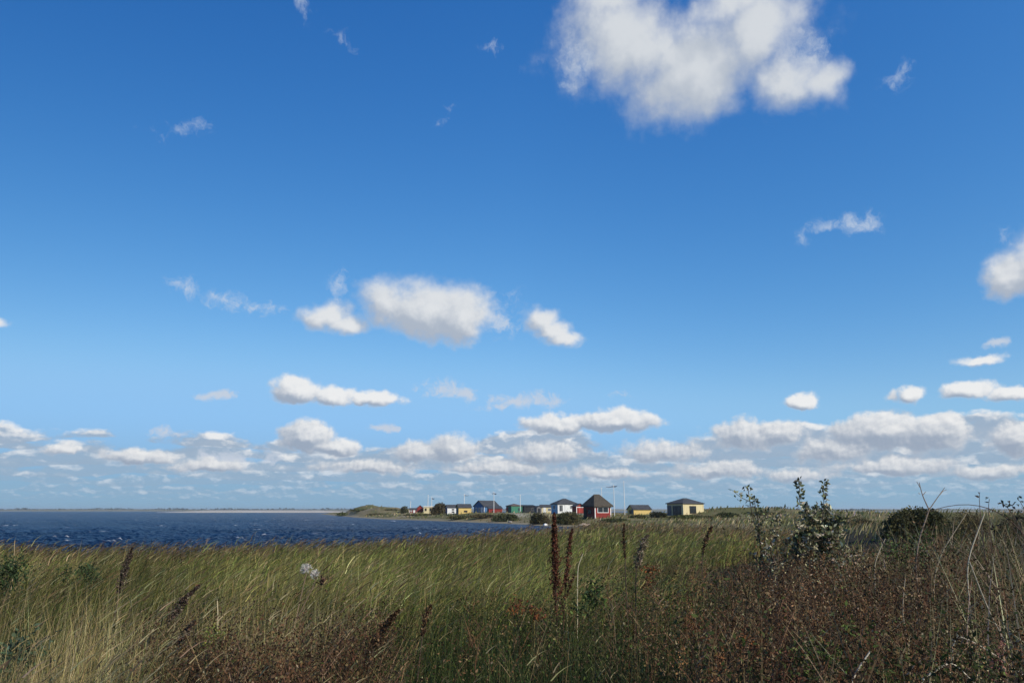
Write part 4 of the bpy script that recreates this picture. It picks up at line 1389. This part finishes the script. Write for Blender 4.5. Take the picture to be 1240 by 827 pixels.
lines_plant('bare_twig', 'bare forked twig standing against the sky in front of the dark bush', 'twig',
            [([(1108, 690), (1112, 655), (1125, 617)], 0.007, 0.005), ([(1125, 617), (1117, 600), (1113, 584)], 0.005, 0.0025), ([(1125, 617), (1134, 604), (1144, 590)], 0.0045, 0.002),
             ([(1117, 600), (1121, 595)], 0.003, 0.002), ([(1114, 590), (1110, 583)], 0.003, 0.002), ([(1138, 599), (1142, 594, 0.05), (1146, 593, 0.1)], 0.003, 0.002)], 6.0, (0.20, 0.155, 0.12))
PALE = (0.42, 0.37, 0.27)
ST = 'pale dead stalks among the brown herbs'
for label, pl_, d, r, c in (
    ('long pale stalk leaning right, tip near the skyline at the right', [(1170, 700), (1174, 670), (1192, 622)], 5.2, 0.0055, PALE),
    ('thin pale stalk arching right below the forked twig', [(1128, 710), (1140, 668), (1170, 622)], 5.6, 0.0042, (0.30, 0.25, 0.17)),
    ('short pale stalk leaning right, left of the green weed patch', [(1057, 690), (1064, 668), (1072, 652)], 5.6, 0.0042, (0.33, 0.28, 0.2)),
    ('white broken stick lying at the bottom edge under the reddish twig', [(1026, 834), (1040, 808), (1054, 788)], 3.4, 0.006, (0.50, 0.45, 0.36)),
    ('bleached bent stick shaped like a roof at the bottom right', [(1106, 829), (1130, 813), (1151, 800), (1166, 813, 0.1), (1182, 829, 0.2)], 3.4, 0.0055, (0.50, 0.46, 0.38)),
    ('long grey stalk sloping down to the right at the right edge', [(1146, 762), (1185, 780), (1225, 806), (1250, 826)], 3.9, 0.0045, (0.38, 0.34, 0.27)),
    ('grey stalk crossing the tangle from the arching bramble downwards', [(1230, 800), (1198, 742), (1174, 680)], 4.4, 0.0045, (0.36, 0.32, 0.25)),
    ('reddish brown stalk with a fork in the middle of the brown herbs', [(933, 832), (940, 800), (949, 770), (962, 740)], 4.0, 0.0045, (0.22, 0.13, 0.075)),
    ('upright thin grey stalk right of the white broken stick', [(1102, 830), (1100, 780), (1092, 742), (1096, 700)], 4.2, 0.004, (0.30, 0.25, 0.18)),
    ('thin straw stalk standing in front of the water at the left edge', [(16, 700), (17, 676), (18, 654)], 7.5, 0.0045, (0.32, 0.24, 0.14)),
    ('pale upright straw stalk beside the yellow green weed on the left', [(263, 770), (264, 745), (263, 725)], 4.8, 0.005, (0.42, 0.35, 0.22)),
    ('short pale stalk between the tall dock and the grey plumed herb', [(699, 690), (702, 680), (706, 670)], 6.2, 0.004, (0.45, 0.40, 0.28)),
):
    lines_plant('dead_stalk', label, 'stalk', [(pl_, r, r * 0.6)], d, c, ST)


# bramble reaching in from the right edge
def bramble():
    d = 5.4
    rng = np.random.default_rng(3)
    b = rooted(1262, d)
    root = plant('bramble', 'arching bramble runner with dark leaves at the right edge', 'bramble', b)
    A, B = Soup(), Soup()
    main = bez(b, P3(1275, 560, d), P3(1120, 621, d + 0.3), 22)
    tube(A, main, np.linspace(0.006, 0.002, 22), (0.10, 0.06, 0.045), 5)
    for (x0, y0, x1, y1) in ((1184, 640, 1186, 597), (1190, 640, 1198, 604), (1236, 640, 1243, 600), (1216, 640, 1250, 612)):
        pts = bez(rooted(x0, d), P3((x0 + x1) / 2 - 2, (y0 + y1) / 2, d), P3(x1, y1, d), 10)
        tube(A, pts, np.linspace(0.004, 0.0018, 10), (0.09, 0.06, 0.045), 5)
    for q_ in (((1262, 640), (1238, 600), (1208, 609)), ((1258, 640), (1250, 612), (1232, 604)), ((1262, 650), (1240, 632), (1216, 630))):
        pts = bez(rooted(q_[0][0], d), P3(*q_[1], d), P3(*q_[2], d), 12)
        tube(A, pts, np.linspace(0.0045, 0.0018, 12), (0.08, 0.055, 0.045), 5)
    A.build('runner', M_STEM, root)
    for (cx, cy, n_) in ((1219, 610, 8), (1226, 611, 6), (1237, 606, 6), (1212, 609, 4), (1244, 612, 8), (1234, 624, 12), (1242, 630, 10), (1222, 628, 6), (1186, 598, 3), (1198, 604, 3), (1206, 640, 8)):
        c = P3(cx, cy, d) + rng.normal(size=(n_, 3)) * 0.016
        leaves(B, c, 0.034, 0.018, pick(n_, [(0.028, 0.024, 0.022), (0.045, 0.035, 0.03), (0.03, 0.04, 0.02)], None, 0.2, rng), rng=rng)
    B.build('foliage', M_LEAF, root)


bramble()


def thistle():
    d = 5.3
    rng = np.random.default_rng(8)
    b = rooted(352, d)
    root = plant('thistle', 'withered thistle with white fluffy seed heads above the reeds on the left', 'thistle', b)
    A = Soup()
    pts = bez(b, P3(356, 745, d), P3(372, 692, d), 14)
    tube(A, pts, np.linspace(0.006, 0.0035, 14), (0.17, 0.12, 0.08), 5)
    tube(A, bez(pts[8], P3(376, 720, d), P3(384, 697, d), 8), np.linspace(0.004, 0.003, 8), (0.17, 0.12, 0.08), 5)
    A.build('stem', M_STEM, root)
    for cx, cy, r in ((371, 689, 0.042), (382, 695, 0.034)):
        B = Soup()
        c0 = P3(cx, cy, d)
        n_ = 420
        u = unit(rng.normal(size=(n_, 3)) + np.array([-0.5, 0, 0.5]))
        leaves(B, c0 + u * r * rng.uniform(0.1, 1.0, (n_, 1)), 0.022, 0.0035, pick(n_, [(0.68, 0.66, 0.61), (0.58, 0.55, 0.50), (0.42, 0.39, 0.34)], None, 0.1, rng), rng=rng, axis=u)
        B.build('seed_head', M_LEAF, root)
    B = Soup()
    n_ = 60
    leaves(B, P3(390, 703, d) + rng.normal(size=(n_, 3)) * np.array([0.022, 0.015, 0.02]), 0.03, 0.012, pick(n_, [(0.09, 0.055, 0.035), (0.05, 0.035, 0.025)], None, 0.2, rng), rng=rng)
    B.build('bract', M_LEAF, root)


thistle()


def plume(label, base_px, d, mid, knee, tip, cols, n=900, rad=(0.012, 0.04, 0.04, 0.022, 0.006), name='plumed_reed', group='dark plumed stalks on the left', stemc=(0.07, 0.05, 0.035)):
    rng = np.random.default_rng(int(tip[0] + tip[1]))
    b = rooted(base_px, d)
    root = plant(name, label, 'reed', b, group)
    A = Soup()
    p1 = bez(b, P3(*mid, d), P3(*knee, d), 10)
    p2 = bez(P3(*knee, d), (P3(*knee, d) + P3(*tip, d)) / 2 + np.array([-0.015, 0, 0.02]), P3(*tip, d), 8)
    tube(A, np.concatenate([p1, p2[1:]]), np.linspace(0.006, 0.0025, 17), stemc, 5)
    A.build('stem', M_STEM, root)
    B = Soup()
    stalk_cover(B, p2, rad, n, 0.012, cols, rng, d=d)
    B.build('plume', M_LEAF, root)


DARKP = [(0.055, 0.036, 0.028), (0.035, 0.024, 0.020), (0.09, 0.065, 0.05), (0.15, 0.12, 0.09)]
plume('tall dark plumed reed leaning right in front of the water on the left', 133, 6.3, (137, 770), (144, 718), (161, 662), DARKP, 1000)
plume('dark seed stalk leaning far right, left of the brown herb clump', 168, 5.0, (185, 790), (205, 752), (242, 708), DARKP, 800, (0.02, 0.03, 0.026, 0.015, 0.005))
plume('short dark plumed stalk near the lower left edge', 200, 4.4, (212, 800), (218, 780), (236, 752), DARKP, 500, (0.015, 0.025, 0.022, 0.006))
plume('brown herb stalk leaning right at the edge of the dark green grass', 432, 4.6, (445, 800), (455, 780), (484, 738), BROWN[:5], 480, (0.02, 0.036, 0.03, 0.018, 0.006))
plume('brown knobbly seed stalk left of the dark green grass', 505, 5.2, (508, 790), (512, 768), (522, 732), BROWN[:5], 380, (0.015, 0.028, 0.034, 0.026, 0.012))
plume('grey brown plumed herb leaning right, right of the dock stalks', 764, 6.3, (768, 700), (771, 686), (784, 648), [(0.17, 0.14, 0.10), (0.11, 0.085, 0.06), (0.25, 0.21, 0.15)], 900, (0.03, 0.045, 0.04, 0.012), group='plumed herbs right of the dock stalks')
plume('thin upright brown herb just left of the grey plumed herb', 756, 6.5, (757, 690), (757, 675), (756, 634), BROWN[:4], 330, (0.015, 0.018, 0.014, 0.005), group='plumed herbs right of the dock stalks')
plume('thin brown plumed stalk leaning right below the wide yellow hut', 846, 7.0, (848, 690), (851, 670), (862, 637), BROWN[:4] + [(0.16, 0.11, 0.07)], 420, (0.014, 0.026, 0.024, 0.008), group='plumed herbs right of the dock stalks')


def weed(label, px, py, d, r, cols, n, size, cat='weed', name='green_weed', group='leafy weeds in the foreground', up=0.3):
    """a leafy clump whose middle shows at photo pixel px,py"""
    rng = np.random.default_rng(int(px * 5 + py))
    c0 = P3(px, py, d)
    b = np.array([c0[0], c0[1], g1(c0[0], c0[1]) - 0.04])
    root = plant(name, label, cat, b, group)
    A, B = Soup(), Soup()
    for k in range(5):
        e = c0 + rng.normal(size=3) * r * 0.6
        tube(A, bez(b + rng.normal(size=3) * np.array([0.03, 0.03, 0]), (b + e) / 2 + rng.normal(size=3) * 0.04, e, 7), np.linspace(0.003, 0.0015, 7), (0.035, 0.030, 0.018), 4)
        m_ = n // 5
        c = e + rng.normal(size=(m_, 3)) * r * 0.42
        leaves(B, c, size * rng.uniform(0.7, 1.4, m_), size * 0.5, pick(m_, cols, None, 0.25, rng), up=up, rng=rng)
    A.build('stem', M_STEM, root)
    B.build('foliage', M_LEAF, root)


BG = [(0.035, 0.060, 0.022), (0.050, 0.080, 0.028), (0.028, 0.045, 0.020)]
LG = [(0.085, 0.125, 0.030), (0.065, 0.10, 0.025), (0.12, 0.15, 0.045)]
YG = [(0.20, 0.22, 0.05), (0.15, 0.17, 0.04)]
OR = [(0.20, 0.075, 0.025), (0.14, 0.055, 0.022), (0.10, 0.045, 0.022)]
weed('dark green nettle like weed at the left edge', 10, 706, 7.0, 0.17, BG, 900, 0.03)
weed('small dark green weed right of the one at the left edge', 102, 697, 7.4, 0.10, BG, 420, 0.028)
weed('bluish green weed in the lower left corner', 22, 792, 4.6, 0.13, [(0.045, 0.075, 0.045), (0.06, 0.09, 0.05)], 400, 0.035)
weed('bright yellow green weed in the straw beside the brown clump', 262, 770, 4.6, 0.055, YG, 130, 0.022)
weed('bright green weed at the foot of the brown herb tangle', 965, 797, 3.7, 0.09, LG, 260, 0.03)
weed('green leafy weed at the bottom right of the reddish stalk', 1018, 800, 3.7, 0.06, LG, 150, 0.028)
weed('fresh green weed patch below the big dark bush', 1100, 668, 7.2, 0.13, LG + BG, 380, 0.035)
weed('green leafy weed at the right of the dock stalks', 712, 720, 5.6, 0.09, LG + BG, 260, 0.035)
weed('green weed in the bottom right corner between grey stalks', 1180, 806, 3.7, 0.08, BG + LG, 240, 0.03)
RG = 'rust red leaf clumps'
weed('rust red leaf clump left of the pale stick in the middle', 625, 736, 5.6, 0.055, OR, 150, 0.024, 'herb', 'rusty_herb', RG)
weed('second rust red leaf clump just right of the first', 650, 742, 5.5, 0.05, OR, 130, 0.024, 'herb', 'rusty_herb', RG)
weed('bright rust red leaf clump under the grey plumed herb', 788, 694, 6.2, 0.06, OR, 150, 0.026, 'herb', 'rusty_herb', RG)
weed('rust brown leaf clump in the brown herbs below the dock stalks', 838, 764, 4.8, 0.07, OR, 200, 0.022, 'herb', 'rusty_herb', RG)
weed('small orange leaf clump near the bottom among dark herbs', 906, 778, 4.2, 0.03, [(0.30, 0.11, 0.03), (0.2, 0.08, 0.03)], 60, 0.022, 'herb', 'rusty_herb', RG)


def tuft(label, px, d, L, n, cols, az, lean, bend, wd=0.005, name='grass_tuft', group='pale grass tufts'):
    rng = np.random.default_rng(int(px * 9))
    b = rooted(px, d, -0.02)
    S = Soup()
    r = np.tile(b, (n, 1)) + rng.normal(size=(n, 3)) * np.array([0.05, 0.05, 0])
    r[:, 2] = b[2]
    ribbons(S, r, L * rng.uniform(0.7, 1.15, n), wd, az + rng.normal(0, 0.7, n), lean + 0.15 * rng.normal(size=n), bend + 0.35 * rng.normal(size=n), pick(n, cols, None, 0.2, rng), 6, rng=rng)
    v = np.concatenate(S.v) - b
    o = mesh_np(name, v, np.concatenate(S.q), M_GRASS, np.concatenate(S.c))
    o.location = tuple(b)
    tag(o, label, 'grass tuft', group)


SILV = [(0.42, 0.38, 0.29), (0.32, 0.28, 0.20), (0.24, 0.21, 0.14)]
tuft('silvery drooping grass tuft at the right edge', 1218, 4.8, 1.15, 80, SILV, 2.6, 0.1, 1.6)
tuft('silvery grass tuft drooping left near the right edge, beyond the first', 1190, 6.0, 1.0, 60, SILV, 2.8, 0.1, 1.4)
tuft('small pale grass tuft at the left border of the brown tangle', 858, 5.6, 0.92, 26, SILV, 0.4, 0.1, 1.2)
tuft('pale grass stalks at the bottom edge in the dark green grass', 662, 3.7, 0.62, 7, [(0.42, 0.36, 0.26)], 0.2, 0.05, 0.4, 0.006)
tuft('tan grass stalks at the bottom edge left of the brown herbs', 724, 3.8, 0.60, 9, [(0.33, 0.25, 0.16)], 0.1, 0.06, 0.5, 0.006)

# ------------------------------------------------------------------ stones at the water's edge
def stone(label, px, d, size, mat, seed):
    x, y = plan(px, d)
    rng = np.random.default_rng(seed)
    z = max(g1(x, y), 0.0)
    nu, nv = 12, 8
    P, F = [], []
    for j in range(nv + 1):
        th = math.pi * j / nv
        for i in range(nu):
            ph = 2 * math.pi * i / nu
            r = size * (1 + 0.22 * math.sin(3 * ph + seed) * math.sin(th) + 0.12 * math.cos(2 * th + seed))
            P.append((r * math.sin(th) * math.cos(ph) * 1.25, r * math.sin(th) * math.sin(ph), r * math.cos(th) * 0.75 + size * 0.35))
    for j in range(nv):
        for i in range(nu):
            F.append((j * nu + i, (j + 1) * nu + i, (j + 1) * nu + (i + 1) % nu, j * nu + (i + 1) % nu))
    o = mesh_py('stone', P, F, mat, smooth=True)
    o.location = (x, y, z)
    tag(o, label, 'stone', "stones along the water's edge")


M_PSTONE = rough_mat('pinkish_stone', (0.36, 0.28, 0.23), (0.22, 0.17, 0.14), 4.0, 0.04)
stone('bright white stone on the shore in front of the dark bush by the water', 660, 93.5, 0.22, M['trim'], 1)
stone('large pinkish stone at the left foot of the thatched hut', 706, 87.5, 0.34, M_PSTONE, 2)
stone('pale pinkish stone right beside the large one below the thatched hut', 711, 88.5, 0.28, M_PSTONE, 3)
stone('small grey stone at the waterline nearest the reeds, below the thatched hut', 703, 86.3, 0.24, M['stone'], 4)
stone('flat pale stone on the shore in front of the green hut', 618, 109.5, 0.26, M['stone'], 5)
# ------------------------------------------------------------------ the air: thin even haze round everything
m, q, out = new_mat('haze_air')
pv = q.node('ShaderNodeVolumePrincipled')
pv.inputs['Color'].default_value = (0.80, 0.88, 0.95, 1)
pv.inputs['Density'].default_value = 0.00017
pv.inputs['Anisotropy'].default_value = 0.2
q.put(out.inputs['Volume'], pv.outputs[0])
hz = MB().box(-9300, 9300, -9300, 9300, -2.0, 16.0).build('haze', m)
tag(hz, 'thin pale haze over the sea and the far shore', 'haze', kind='stuff')
